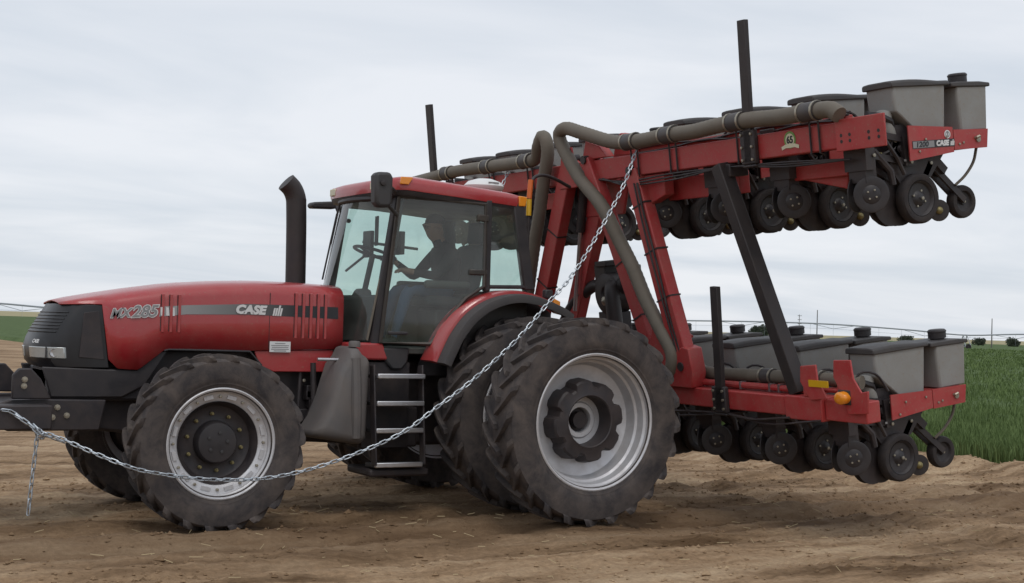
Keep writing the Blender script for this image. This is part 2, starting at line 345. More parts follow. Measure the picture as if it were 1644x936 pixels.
# ------------------------------------------------------------------ wheat field behind the planter
def wheat():
    lm = bpy.data.materials.new('wheat_leaf'); lm.use_nodes = True; t = lm.node_tree; b = t.nodes['Principled BSDF']; k = t.links
    b.inputs['Roughness'].default_value = .85; b.inputs['Specular IOR Level'].default_value = .05
    at = nd(t, 'ShaderNodeTexCoord'); nz = nd(t, 'ShaderNodeTexNoise', inp={'Scale': 1.1, 'Detail': 8, 'Roughness': .7}); k.new(at.outputs['Object'], nz.inputs[0])
    rp = nd(t, 'ShaderNodeValToRGB'); k.new(nz.outputs[0], rp.inputs[0])
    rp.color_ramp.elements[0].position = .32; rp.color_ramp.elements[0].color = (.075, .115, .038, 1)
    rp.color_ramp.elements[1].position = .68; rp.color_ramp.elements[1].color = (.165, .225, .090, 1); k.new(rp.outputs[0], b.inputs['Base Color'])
    # far canopy: uneven sheet just under the leaf tips
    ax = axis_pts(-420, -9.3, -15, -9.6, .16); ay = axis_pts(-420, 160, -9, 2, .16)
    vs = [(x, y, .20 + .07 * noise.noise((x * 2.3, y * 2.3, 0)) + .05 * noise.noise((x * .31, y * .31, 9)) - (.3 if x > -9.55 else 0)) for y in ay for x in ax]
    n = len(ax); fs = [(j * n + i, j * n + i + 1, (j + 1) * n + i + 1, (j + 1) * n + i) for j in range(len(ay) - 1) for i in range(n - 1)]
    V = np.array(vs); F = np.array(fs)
    # leaf blades
    B = []
    def tufts(cnt, bl):
        s_ = 3 * (173 / 3) ** rng.uniform(0, 1, cnt) - 3                 # thins out with depth into the field
        px = -9.15 - s_; py = (-14 - 2.0 * s_) + rng.uniform(0, 1, cnt) * (26 + 2.4 * s_)
        s_ = np.repeat(s_, bl); sp = .05 * (1 + s_ / 25)
        px = np.repeat(px, bl) + rng.normal(0, 1, cnt * bl) * sp; py = np.repeat(py, bl) + rng.normal(0, 1, cnt * bl) * sp; px = np.minimum(px, -9.08)
        m_ = len(px); a = rng.uniform(0, 6.28, m_); h = (.37 + .0004 * s_) * rng.uniform(.65, 1.15, m_); ln = rng.uniform(.08, .4, m_) * h; w_ = .005 * (1 + s_ / 11) * rng.uniform(.6, 1.3, m_)
        dx_, dy_ = np.cos(a), np.sin(a); sx, sy = -dy_ * w_, dx_ * w_
        z0 = np.zeros(m_)
        P = lambda q, zz, sg: np.stack([px + dx_ * ln * q + sx * sg, py + dy_ * ln * q + sy * sg, zz], 1)
        return np.stack([P(0, z0, -1), P(0, z0, 1), P(.35, h * .62, 1), P(.35, h * .62, -1), P(1, h * rng.uniform(.8, 1.05, m_), .05)], 1).reshape(-1, 3), m_
    B.append(tufts(70000, 6))
    vv = [V]; ff = []; mi = len(V); tri = []
    loops = [F.reshape(-1)]; tot = [4] * len(F)
    for P_, m_ in B:
        vv.append(P_); base = mi + np.arange(m_) * 5
        q = np.stack([base, base + 1, base + 2, base + 3], 1).reshape(-1); tr = np.stack([base + 3, base + 2, base + 4], 1).reshape(-1)
        loops += [q, tr]; tot += [4] * m_ + [3] * m_; mi += len(P_)
    vv = np.concatenate(vv); lo = np.concatenate(loops); tot = np.array(tot)
    me = bpy.data.meshes.new('wheat_field'); me.vertices.add(len(vv)); me.vertices.foreach_set('co', vv.ravel())
    me.loops.add(len(lo)); me.loops.foreach_set('vertex_index', lo); me.polygons.add(len(tot))
    st = np.concatenate([[0], np.cumsum(tot)[:-1]]); me.polygons.foreach_set('loop_start', st); me.polygons.foreach_set('loop_total', tot)
    me.update(calc_edges=True); me.validate(); me.materials.append(lm)
    cm = lm.copy(); cm.name = 'wheat_leaf_shaded'; r2 = [q for q in cm.node_tree.nodes if q.type == 'VALTORGB'][0].color_ramp.elements; r2[0].color = (.055, .085, .029, 1); r2[1].color = (.110, .155, .064, 1)  # darker leaf copy for the canopy sheet: shade between leaves put into the colour
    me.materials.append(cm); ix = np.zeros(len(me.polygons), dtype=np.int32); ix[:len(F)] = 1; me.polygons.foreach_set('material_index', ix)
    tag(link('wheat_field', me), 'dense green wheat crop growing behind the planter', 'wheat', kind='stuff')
wheat()

# ------------------------------------------------------------------ irrigation pivots, poles and trees on the horizon
def pivot(name, pts, towers, label):
    """pts: pipe polyline; towers: indices of pts that stand on wheeled legs"""
    root = empty(name, (pts[towers[0]][0], pts[towers[0]][1], 0)); o = Vector(root.location)
    P = spline([Vector(p) - o for p in pts], 2.0); mb = MB('galvanised'); mb.tube(P, .12, 6); mb.build('pipe', root)
    mb = MB('galvanised')
    low = [p - Vector((0, 0, 1.0 if 1 else 0)) for p in P]
    for i in range(0, len(P) - 8, 8):
        c_ = (P[i] + P[i + 4]) / 2 - Vector((0, 0, .75)); mb.tube([P[i], c_], .05, 4); mb.tube([P[i + 4], c_], .05, 4)
        j = i + 8
        if j + 4 < len(P):
            c2 = (P[j] + P[j + 4]) / 2 - Vector((0, 0, .75)); mb.tube([c_, c2], .022, 4)
    tag(mb.build('truss', root), kind='stuff')
    mb = MB('galvanised')
    for i in range(2, len(P), 2): mb.tube([P[i], P[i] - Vector((0, 0, P[i].z - .9))], .016, 4)
    tag(mb.build('drop_tubes', root), kind='stuff')
    d = (P[-1] - P[0]).normalized(); side = Vector((-d.y, d.x, 0))
    for ti in towers:
        b0 = Vector(pts[ti]) - o; mb = MB('galvanised')
        for s_ in (-1, 1):
            for q in (-1, 1): mb.tube([b0 + d * .3 * q, Vector((b0.x, b0.y, .5)) + side * (1.9 * s_) + d * .5 * q], .08, 5)
        mb.tube([Vector((b0.x, b0.y, .5)) + side * 1.9, Vector((b0.x, b0.y, .5)) - side * 1.9], .06, 5)
        mb.build('tower', root)
        for s_ in (-1, 1):
            mb = MB('small_rubber'); c_ = Vector((b0.x, b0.y, .5)) + side * (1.9 * s_); rot = Matrix.Rotation(math.atan2(d.y, d.x) + math.pi / 2, 3, 'Z')
            mb.lathe([(-.15, .3), (-.15, .45), (-.06, .5), (.06, .5), (.15, .45), (.15, .3)], c_, 'y', 14, tilt=Matrix.Rotation(math.atan2(d.y, d.x), 3, 'Z'))
            mb.lathe([(-.1, .05), (-.1, .3), (.1, .3), (.1, .05)], c_, 'y', 10, tilt=Matrix.Rotation(math.atan2(d.y, d.x), 3, 'Z')); mb.build('wheel', root)
    tag(root, label, 'irrigation pivot'); return root
pivot('irrigation_pivot', [(-121, -201.6, 2.9), (-137, -192.6, 3.4), (-153.3, -183.4, 3.75), (-166, -176, 3.7), (-178, -169.3, 3.1), (-186.4, -164.5, 2.5), (-195.3, -159.4, 2.95), (-212, -149, 3.4), (-232, -137, 2.6)], [0, 5, 8], 'long low irrigation pivot arching across the horizon behind the hoppers')
pivot('irrigation_pivot', [(-16, -205, 2.6), (-24, -200.3, 2.9), (-30.5, -196.3, 2.75), (-37, -192.5, 2.35), (-42, -189.6, 2.6), (-60, -179, 2.9), (-76, -170, 2.4)], [0, 3, 6], 'short stretch of irrigation pivot beyond the tractor grille on the left')
def pole(x, y, h, label, arms=1):
    root = empty('utility_pole', (x, y, 0)); mb = MB('wood_pole'); mb.tube([(0, 0, 0), (0, 0, h)], [.13, .08], 8); mb.build('shaft', root)
    d = Vector((-.87, .5, 0))
    for i in range(arms):
        mb = MB('wood_pole'); z = h - .35 - i * 1.1; mb.beam(Vector((0, .14, z)) - d * .55, Vector((0, .14, z)) + d * .55, .1, .12); a = mb.build('crossarm', root)
        for s_ in (-.45, .45):
            mb = MB('white_plastic'); q = Vector((0, .14, z + .06)) + d * s_; mb.lathe([(0, .0), (0, .05), (.12, .07), (.2, .03), (.2, 0)], q, 'z', 8); mb.build('insulator', a)
    tag(root, label, 'utility pole', 'poles on the horizon')
pole(-262, -294, 7.3, 'far pole with stacked crossarms above the middle hopper cap', 3)
pole(-198, -215.4, 7.0, 'thin bare-topped pole standing just right of the far pole with stacked crossarms', 0)
pole(-229.8, -197.1, 6.3, 'pole above the green wheat at the far right', 0)
def far_tree(x, y, r, h, label):
    root = empty('tree', (x, y, 0)); mb = MB('bark')
    mb.tube([(0, 0, 0), (.1, 0, h * .25), (0, .1, h * .6)], [r * .09, r * .06, r * .03], 6)
    for a in range(4):
        th = a * 1.7; mb.tube([(.05, 0, h * .25), (math.cos(th) * r * .4, math.sin(th) * r * .4, h * .55)], [r * .04, r * .015], 5)
    mb.build('trunk', root); mb = MB('far_leaf_hazed'); cl = [(random.uniform(-.6, .6) * r, random.uniform(-.6, .6) * r, h * random.uniform(.45, .8), random.uniform(.25, .5) * r) for _ in range(9)]
    for _ in range(2200):
        cx, cy, cz, cr_ = random.choice(cl); v = Vector((random.gauss(0, 1), random.gauss(0, 1), random.gauss(0, .75))).normalized() * cr_ * random.uniform(.5, 1.05)
        p = Vector((cx, cy, cz)) + v; s_ = random.uniform(.16, .38) * max(.6, r / 3); u = Vector((random.gauss(0, 1), random.gauss(0, 1), random.gauss(0, 1))).normalized(); q = u.orthogonal().normalized() * s_
        mb.add([p - q, p + u * s_ * 1.4, p + q], [(0, 1, 2)])
    mb.build('crown', root, smooth=0); tag(root, label, 'tree', 'bushes on the horizon')
far_tree(-187.5, -221, 3.0, 3.3, 'rounded dark bush on the horizon left of the black diagonal strut')
far_tree(-273.5, -264.4, 2.2, 2.0, 'small tree on the horizon left of the rightmost hopper cap')
far_tree(-290.2, -254.9, 2.2, 2.0, 'small tree on the horizon just left of the rightmost pole')
far_tree(-297.8, -250.5, 2.8, 2.1, 'low tree on the horizon right of the rightmost pole')
# ================================================================== TRACTOR
# frame: x forward, y to its left (towards the camera), origin on the ground under the rear axle
TR = empty('tractor'); tag(TR, 'large red row-crop tractor with black grille, closed cab and dual rear wheels', 'tractor')
def lerp(x, xs, ys): return float(np.interp(x, xs, ys))
# ---- hood
HX = [1.72, 1.9, 2.15, 2.4, 2.57, 2.62, 2.9, 3.2, 3.36, 3.40, 3.5, 3.60, 3.63, 3.7, 3.8, 3.88, 3.95, 4.05, 4.15, 4.22, 4.28]
def hood_top(x): return lerp(x, [1.72, 2.1, 2.5, 3.0, 3.33, 3.7, 3.95, 4.15, 4.28], [2.135, 2.148, 2.148, 2.120, 2.085, 2.025, 1.978, 1.938, 1.905])
def hood_bot(x): return lerp(x, [1.72, 2.3, 2.62, 3.36, 3.40, 3.60, 3.63, 3.79, 3.87, 3.95, 4.05, 4.28], [1.53, 1.515, 1.50, 1.505, 1.495, 1.335, 1.318, 1.325, 1.335, 1.875, 1.874, 1.866])
def hood_w(x): return lerp(x, [1.72, 3.4, 3.9, 4.15, 4.22, 4.28], [.485, .48, .468, .43, .38, .30])
def hood_ring(x, off=0):
    t_, b_, w_ = hood_top(x), hood_bot(x), hood_w(x); h = t_ - b_; r_ = min(.14, h * .9)
    half = [(w_ + .004, b_), (w_ + .004, b_ + (h - r_) * .5), (w_, t_ - r_)]
    for a in (20, 40, 60, 80): half.append((w_ - r_ * 1.25 + r_ * 1.25 * math.cos(R(a)), t_ - r_ + (r_ - .02) * math.sin(R(a))))
    half.append((w_ * .4, t_ - .006)); pts = [(x, y, z) for y, z in half] + [(x, 0, t_)] + [(x, -y, z) for y, z in half[::-1]]
    return pts
mb = MB('red_paint'); mb.loft([hood_ring(x) for x in HX], caps=False, closed=False); hood = mb.build('hood', TR, smooth=40)
md = hood.modifiers.new('solid', 'SOLIDIFY'); md.thickness = .012; md.offset = -1
mb = MB('decal_black'); mb.box(2.441, 2.446, .4845, .4885, 1.52, 2.03); mb.build('panel_seam', hood)
# louvres pressed into the hood sides
for s_ in (1, -1):
    for x0, x1, zt, zb, n in ((3.432, 3.285, 1.985, 1.648, 3), (2.196, 1.905, 2.04, 1.62, 5)):
        for i in range(n):
            x = x0 + (x1 - x0) * i / (n - 1); mb = MB('red_paint'); yy = hood_w(x) * s_
            mb.prism([(x - .018, yy - .004 * s_), (x - .018, yy + .016 * s_), (x + .006, yy + .006 * s_), (x + .008, yy - .004 * s_)], zb, zt, 'xy'); lv = mb.build('louvre', hood, bevel=.004)
            mb = MB('decal_black'); mb.box(x + .0095, x + .0145, min(yy, yy + .0075 * s_), max(yy, yy + .0075 * s_), zb + .01, zt - .005); mb.build('slot_shade', hood)  # thin black strip painting the shade in the louvre groove
# red lower engine panel and cowl under the quarter window
for s_ in (1, -1):
    mb = MB('red_paint'); mb.prism([(2.57, 1.50), (1.80, 1.52), (1.795, 1.315), (2.385, 1.313), (2.52, 1.37)], .455 * s_, .47 * s_, 'xz'); mb.build('lower_panel', TR, bevel=.008)
    mb = MB('red_paint'); mb.prism([(1.75, 1.60), (1.40, 1.60), (1.33, 1.44), (1.75, 1.44)], .52 * s_, .70 * s_, 'xz'); mb.build('cowl_sill', TR, bevel=.02)
    mb = MB('bright_metal'); mb.tube([(2.06, .72 * s_, 1.44), (1.80, .72 * s_, 1.44)], .016, 8); mb.build('grab_rail', TR)
# stripe and lettering on the near side (and plain stripe on the far side)
for s_ in (1, -1):
    mb = MB('stripe'); top = [(3.445, 1.872), (3.216, 1.893), (2.643, 1.922), (2.2, 1.925), (1.776, 1.920)]; bot = [(3.456, 1.785), (3.213, 1.812), (2.64, 1.827), (2.2, 1.82), (1.772, 1.810)]
    vs = []; fs = []
    for (a, za), (c_, zc) in zip(top, bot): vs += [(a, (hood_w(a) + .006) * s_, za), (c_, (hood_w(c_) + .006) * s_, zc)]
    for i in range(4): fs.append((2 * i, 2 * i + 1, 2 * i + 3, 2 * i + 2))
    mb.add(vs, fs); mb.build('hood_stripe', hood)
    for x in (3.424, 3.375, 3.325):
        mb = MB('decal_white'); mb.prism([(x - .006, 1.795), (x + .020, 1.795), (x + .026, 1.868), (x, 1.868)], (hood_w(x) + .0066) * s_, (hood_w(x) + .0086) * s_, 'xz'); mb.build('stripe_bar', hood)
Rr = (-1, 0, 0)
text('model_lettering', 'MX', .108, (3.800, .479, 1.802), (-1, 0, .06), (0, 0, 1), 'decal_white', hood, .35, .0075, 1.05)
text('model_lettering', '285', .142, (3.590, .487, 1.822), (-1, 0, .06), (0, 0, 1), 'decal_white', hood, .3, .0085, 1.05)
text('model_lettering', 'MX', .108, (3.802, .4815, 1.803), (-1, 0, .06), (0, 0, 1), 'decal_grey', hood, .35, .0022, 1.05)
text('model_lettering', '285', .142, (3.592, .4895, 1.823), (-1, 0, .06), (0, 0, 1), 'decal_grey', hood, .3, .002, 1.05)
text('maker_lettering', 'CASE', .104, (2.632, .495, 1.868), (-1, 0, -.01), (0, 0, 1), 'decal_white', hood, .2, .0065, 1.15)
def ih_mark(x, y, z, h, parent, dirx=-1, axis='xz'):
    for i, (dx_, hh) in enumerate(((0, .74), (.0235, .74), (.047, 1.0), (.0705, .74))):
        w_ = .018; sc = h / .1; a = x + dirx * dx_ * sc; sl_ = .2 * hh * h * dirx
        mb = MB('decal_white'); z1 = z + hh * h; mb.prism([(a, z), (a + dirx * w_ * sc, z), (a + dirx * w_ * sc + sl_, z1), (a + sl_, z1)], y, y + .002, axis); mb.build('maker_mark', parent)
ih_mark(2.42, .4935, 1.823, .095, hood)
mb = MB('decal_white'); mb.box(2.235, 2.436, .4905, .4925, 1.493, 1.590); dc = mb.build('service_decal', hood)
for z, l in ((1.572, .10), (1.553, .17), (1.536, .16), (1.519, .17), (1.504, .12)):
    mb = MB('decal_grey'); mb.box(2.3355 - l / 2, 2.3355 + l / 2, .4928, .4936, z - .004, z + .004); mb.build('decal_print', dc)
# ---- grille and nose
def nose_ring(x, zb, zt, wv): return [(x, wv, zb), (x, wv + .004, (zb + zt) / 2), (x, wv - .02, zt), (x, -wv + .02, zt), (x, -wv - .004, (zb + zt) / 2), (x, -wv, zb)]
mb = MB('grille_black')
outline = lambda z: lerp(z, [1.33, 1.38, 1.50, 1.60, 1.87], [4.41, 4.455, 4.470, 4.445, 4.285])
rings = []
for z in (1.33, 1.38, 1.45, 1.51, 1.58, 1.68, 1.78, 1.872):
    xf = outline(z); xb = lerp(z, [1.33, 1.86], [3.872, 3.945]); w_ = .452 if z < 1.8 else .445
    half = [(xb, w_ + .012), (4.0, w_ + .010), (min(4.2, xf - .20), w_ - .002), (xf - .11, w_ - .045), (xf - .035, w_ - .14), (xf, w_ - .28)]
    rings.append([(x, y, z) for x, y in half] + [(x, -y, z) for x, y in half[::-1]])
mb.loft(rings); grille = mb.build('grille', TR, bevel=.006)
# louvre bars on the grille front, side mesh panel ribs
for i in range(7):
    z = 1.63 + i * .028; xf = outline(z); mb = MB('grille_black')
    mb.tube([(xf - .112, .408, z), (xf - .035, .313, z), (xf + .001, .17, z), (xf + .001, -.17, z), (xf - .035, -.313, z), (xf - .112, -.408, z)], .007, 5); mb.build('grille_bar', grille)
for s_ in (1, -1):
    mb = MB('black_metal'); mb.prism([(3.915, 1.40), (4.13, 1.42), (4.10, 1.80), (3.975, 1.82)], .462 * s_, .468 * s_, 'xz'); mb.build('side_screen', grille, bevel=.004)
    # wraparound headlight
    mb = MB('lamp_glass'); za, zc = 1.405, 1.50
    pf = [(4.255, .452), (4.365, .412), (4.44, .318), (4.475, .19), (4.478, .12)]
    top = [(x, y * s_, zc) for x, y in pf]; bot = [(x - .012, y * s_, za) for x, y in pf]
    tb = [(x - .05, y * s_ * .93, zc) for x, y in pf]; bb = [(x - .06, y * s_ * .93, za) for x, y in pf]
    mb.loft([[top[i], bot[i], bb[i], tb[i]] for i in range(5)]); hl = mb.build('headlight', grille, bevel=.006)
    mb = MB('bright_metal'); mb.lathe([(0, .0), (.004, .030), (.012, .034), (0, .036)], (4.33, .418 * s_, 1.452), 'y', 16); mb.build('reflector', hl)
    mb = MB('black_plastic'); mb.box(4.385, 4.391, min(.36 * s_, .40 * s_), max(.36 * s_, .40 * s_), za, zc); mb.build('divider', hl)
text('nose_lettering', 'CASE', .045, (4.445, .235, 1.545), (-.28, 1, 0), (-.35, 0, 1), 'decal_white', grille, .15, .0015, 1.1)
# ---- chassis, engine block, front axle
mb = MB('black_metal'); mb.prism([(1.3, .62), (3.3, .72), (4.15, .80), (4.36, .98), (4.36, 1.34), (3.85, 1.36), (3.4, 1.50), (1.5, 1.52), (1.3, 1.3)], -.30, .30, 'xz'); ch = mb.build('chassis', TR, bevel=.03)
for s_ in (1, -1):
    mb = MB('black_plastic'); mb.prism([(4.43, 1.335), (3.63, 1.312), (3.42, 1.485), (3.36, 1.485), (3.55, 1.18), (3.75, 1.075), (4.35, 1.075)], .43 * s_, .455 * s_, 'xz'); mb.build('front_skirt', TR, bevel=.012)
mb = MB('black_plastic'); mb.box(3.5, 4.36, -.425, .425, 1.04, 1.325); mb.build('radiator_cover', TR, bevel=.03)
for s_ in (1, -1):
    mb = MB('black_plastic'); mb.tube([(3.40, .475 * s_, 1.49), (3.36, .475 * s_, 1.50), (2.62, .48 * s_, 1.495), (2.50, .47 * s_, 1.37)], .012, 6); mb.build('arch_trim', TR)
    for i in range(16):
        mb = MB('black_metal')
        x = 1.6 + 1.0 * random.random(); z = .78 + .5 * random.random(); y = .31 * s_
        mb.box(x - .06 * random.random() - .02, x + .06, min(y, y + .12 * s_ * random.random() + .03 * s_), max(y, y + .1 * s_), z - .05, z + .08 * random.random()); mb.build('engine_casting', TR, bevel=.01)
    for i in range(7):
        mb = MB('zinc'); x = 1.7 + .12 * i; z = .95 + .3 * random.random(); mb.lathe([(0, .016), (.016, .016), (.02, 0)], (x, .452 * s_ if 0 else .40 * s_, z), 'y', 6); mb.build('bolt', ch)
    mb = MB('black_metal'); mb.tube([(2.0, .47 * s_, 1.40), (1.98, .47 * s_, 1.02), (2.05, .46 * s_, .84)], .028, 8); mb.tube([(2.10, .42 * s_, 1.35), (2.12, .44 * s_, 1.0), (2.2, .40 * s_, .8)], .018, 8); mb.build('hydraulic_pipe', TR)
mb = MB('black_metal'); mb.tube([(3.11, -.95, .72), (3.11, -.45, .74), (3.11, -.2, .78), (3.11, .2, .78), (3.11, .45, .74), (3.11, .95, .72)], [.13, .12, .19, .19, .12, .13], 14)
mb.box(2.7, 3.5, -.2, .2, .62, .9); mb.build('front_axle', TR, bevel=.02)
mb = MB('bright_metal'); mb.tube([(2.86, -.75, .66), (2.86, .75, .66)], .025, 8); mb.build('steering_ram', TR)
# ---- front weight bracket
mb = MB('black_metal'); br_out = [(3.90, 1.06), (4.38, 1.066), (4.70, 1.06), (4.78, 1.03), (4.78, .83), (4.70, .80), (3.95, .80)]
for s_ in (1, -1): mb.prism(br_out, .49 * s_, .53 * s_, 'xz')
mb.box(4.40, 4.86, -.78, .78, .83, 1.03); mb.box(3.95, 4.4, -.485, .485, .84, 1.0); brk = mb.build('weight_bracket', TR, bevel=.012)
for s_ in (1, -1):
    mb = MB('black_metal'); mb.prism([(4.37, 1.07), (4.69, 1.07), (4.69, 1.27), (4.64, 1.325), (4.54, 1.325), (4.46, 1.24)], .545 * s_, .59 * s_, 'xz'); mb.build('side_plate', brk, bevel=.012)
    for x, z, y in ((4.307, .997, .53), (4.345, .914, .53), (4.228, .929, .53), (4.592, 1.232, .59), (4.596, 1.178, .59)):
        mb = MB('zinc'); mb.lathe([(0, .026), (.006, .026), (.006, .02), (.02, .019), (.022, 0)], (x, 0, z), 'y', 8)
        mb.v = [(p[0], (y + p[1]) * s_, p[2]) for p in mb.v]; mb.build('bolt', brk)
for i in range(7):
    mb = MB('black_metal'); y = -.33 + i * .11; mb.prism([(4.865, .62), (5.10, .66), (5.16, .85), (5.12, 1.1), (4.9, 1.14), (4.865, 1.04)], y - .05, y + .05, 'xz'); mb.build('weight', brk, bevel=.012)
# ---- wheels
def tyre_mb(Rt, rr, wd, n, lug, tread_sweep, lw):
    hw = wd / 2; rb = Rt - lug; mb = MB('rubber')
    prof = [(hw * .80, rr - .02), (hw * .86, rr + .012), (hw * .92, rr + .040), (hw * .945, rr + .045), (hw * .95, rr + .062), (hw * .965, rr + .066), (hw, rr + (rb - rr) * .42), (hw * .985, rr + (rb - rr) * .7), (hw * .93, rb - .025), (hw * .80, rb - .006), (hw * .4, rb), (0, rb + .002)]
    prof = prof + [(-a, r_) for a, r_ in prof[-2::-1]]; mb.lathe(prof, n=72)
    for s_ in (1, -1):
        for i in range(n):
            th0 = 2 * math.pi * (i + (.5 if s_ < 0 else 0)) / n
            st = [(-.02, 0, 1), (.25, .22, 1), (.5, .46, 1), (.74, .74, .99), (.93, 1.0, .94), (1.005, 1.09, .45), (1.005, 1.16, -.35)]
            rings = []
            for f, q, hf in st:
                y = s_ * hw * f; th = th0 + tread_sweep * q
                rt_ = rb + lug * hf if hf > 0 else rb + lug * hf * 1.0; ri = rb - .02 if hf > .9 else min(rt_ - .02, rb - .03)
                yo = y + (0 if f < .95 else 0); wt = lw * (.5 if f < .6 else .55); wb = wt * 1.35
                yi = y if f < .95 else s_ * hw * .90
                rings.append([(ri * math.cos(th - wb / ri), yi, ri * math.sin(th - wb / ri)), (rt_ * math.cos(th - wt / rt_), y, rt_ * math.sin(th - wt / rt_)),
                              (rt_ * math.cos(th + wt / rt_), y, rt_ * math.sin(th + wt / rt_)), (ri * math.cos(th + wb / ri), yi, ri * math.sin(th + wb / ri))])
            mb.loft(rings)
    return mb
def mirror(me):
    m2 = me.copy(); m2.transform(Matrix.Diagonal((1, -1, 1, 1))); m2.flip_normals(); return m2
RT, RRIM = .930, .600
# rear: deep silver rim
mb = MB('silver_rim')
mb.lathe([(.197, RRIM - .012), (.205, RRIM + .004), (.200, RRIM + .014), (.185, RRIM + .010), (.175, RRIM - .012), (.150, RRIM - .020), (.135, RRIM - .040), (.06, RRIM - .052), (.045, RRIM - .072), (-.02, RRIM - .080), (-.05, RRIM - .10), (-.065, RRIM - .14), (-.075, .30), (-.075, .12), (-.095, .12), (-.10, .45), (-.16, RRIM - .04), (-.185, RRIM - .01), (-.205, RRIM + .01)], n=72)
rear_rim = mb.mesh('wheel_rim')
mb = MB('black_metal')
prof = []
k8 = 8
def star(rl, rs, y, tw=0):
    out = []
    for i in range(k8):
        a0 = 2 * math.pi * i / k8 + tw
        for da, r_ in ((-.235, rl * .97), (-.12, rl), (.12, rl), (.235, rl * .97), (.315, rs), (.47, rs)): out.append((r_ * math.cos(a0 + da), y, r_ * math.sin(a0 + da)))
    return out
mb.loft([star(.385, .345, -.072), star(.378, .325, .02), star(.368, .310, .085), star(.350, .292, .100)], caps=False)
ring = lambda r_, y: [(r_ * math.cos(2 * math.pi * i / 48 - .235), y, r_ * math.sin(2 * math.pi * i / 48 - .235)) for i in range(48)]
mb.loft([star(.350, .292, .100), ring(.250, .104), ring(.235, .112), ring(.225, .106), ring(.215, -.13), ring(.02, -.13)], caps=False)
rear_hub = mb.mesh('hub')
mb = MB('silver_rim'); mb.lathe([(-.13, .175), (-.075, .168), (-.062, .155), (-.062, .118), (-.075, .11), (-.128, .108)], n=32); axle_end = mb.mesh('axle_end')
mb = MB('bright_metal'); mb.lathe([(.0, .012), (.03, .012), (.034, .006), (.05, .006), (.052, 0)], n=8); valve = mb.mesh('valve_stem')
rear_tyre = tyre_mb(RT, RRIM, .455, 24, .042, .235, .040).mesh('tyre', 40)
def put_wheel(name, rim, kids, x, y, z, far, rot=0):
    f = mirror if far else (lambda q: q)
    o = link(name, f(rim), TR); o.location = (x, -y if far else y, z); o.rotation_euler = (0, rot, 0)
    for nm, me_, loc in kids:
        c_ = link(nm, f(me_), o); c_.location = (loc[0], -loc[1] if far else loc[1], loc[2])
    return o
kr = [('tyre', rear_tyre, (0, 0, 0)), ('hub', rear_hub, (0, 0, 0)), ('axle_end', axle_end, (0, 0, 0)), ('valve_stem', valve, (.44, -.08, .10))]
for far in (False, True):
    put_wheel('rear_wheel', rear_rim, kr, 0, 2.005, .963, far, .18)
    put_wheel('rear_wheel', rear_rim, kr, 0, 1.045, .963, far, .05)
# front wheel: bright rim band, black dished centre
FR, FRIM = .750, .458
mb = MB('silver_rim')
mb.lathe([(.172, FRIM - .010), (.180, FRIM + .004), (.175, FRIM + .014), (.160, FRIM + .010), (.150, FRIM - .010), (.135, FRIM - .018), (.128, FRIM - .028), (.100, FRIM - .030), (.095, FRIM - .048), (.085, .372), (.070, .352), (.03, .348), (-.1, FRIM - .03), (-.17, FRIM + .005)], n=72)
mb.use('black_metal'); mb.lathe([(.072, .352), (.078, .350), (.060, .340), (.030, .325), (-.02, .31), (-.035, .29), (-.045, .20), (-.03, .17)], n=48)
front_rim = mb.mesh('front_rim')
mb = MB('black_plastic'); mb.lathe([(-.03, .185), (.02, .182), (.05, .176), (.066, .165), (.07, .15), (.073, 0)], n=36); f_hub = mb.mesh('front_hub')
mb = MB('gold_zinc'); mb.lathe([(-.05, .017), (-.015, .017), (-.012, .012), (.005, .011), (.006, 0)], n=6); f_nut = mb.mesh('wheel_nut')
mb = MB('dark_grey'); mb.lathe([(.07, .016), (.082, .015), (.084, 0)], n=6); f_bolt = mb.mesh('cap_bolt')
mb = MB('silver_rim'); mb.box(-.040, .040, .086, .103, -.016, .016); f_lug = mb.mesh('rim_clamp')
mb = MB('zinc'); mb.lathe([(.09, .013), (.112, .012), (.114, 0)], n=6); f_lb = mb.mesh('rim_bolt')
front_tyre = tyre_mb(FR, FRIM, .395, 22, .036, .255, .034).mesh('tyre', 40)
kf = [('tyre', front_tyre, (0, 0, 0)), ('hub', f_hub, (0, 0, 0))]
for i in range(10):
    a = 2 * math.pi * i / 10 + .2; kf.append(('wheel_nut', f_nut, (.242 * math.cos(a), 0, .242 * math.sin(a))))
for i in range(5):
    a = 2 * math.pi * i / 5 + .5; kf.append(('cap_bolt', f_bolt, (.085 * math.cos(a), 0, .085 * math.sin(a))))
for far in (False, True):
    o = put_wheel('front_wheel', front_rim, kf, 3.11, 1.078, .735, far)
    for i in range(12):
        a = 2 * math.pi * (i + .5) / 12
        c_ = link('rim_clamp', mirror(f_lug) if far else f_lug, o); c_.rotation_euler = (0, math.pi / 2 - a, 0); c_.location = (.392 * math.cos(a), 0, .392 * math.sin(a))
        c_ = link('rim_bolt', mirror(f_lb) if far else f_lb, o); c_.location = (.392 * math.cos(a + .26), 0, .392 * math.sin(a + .26))
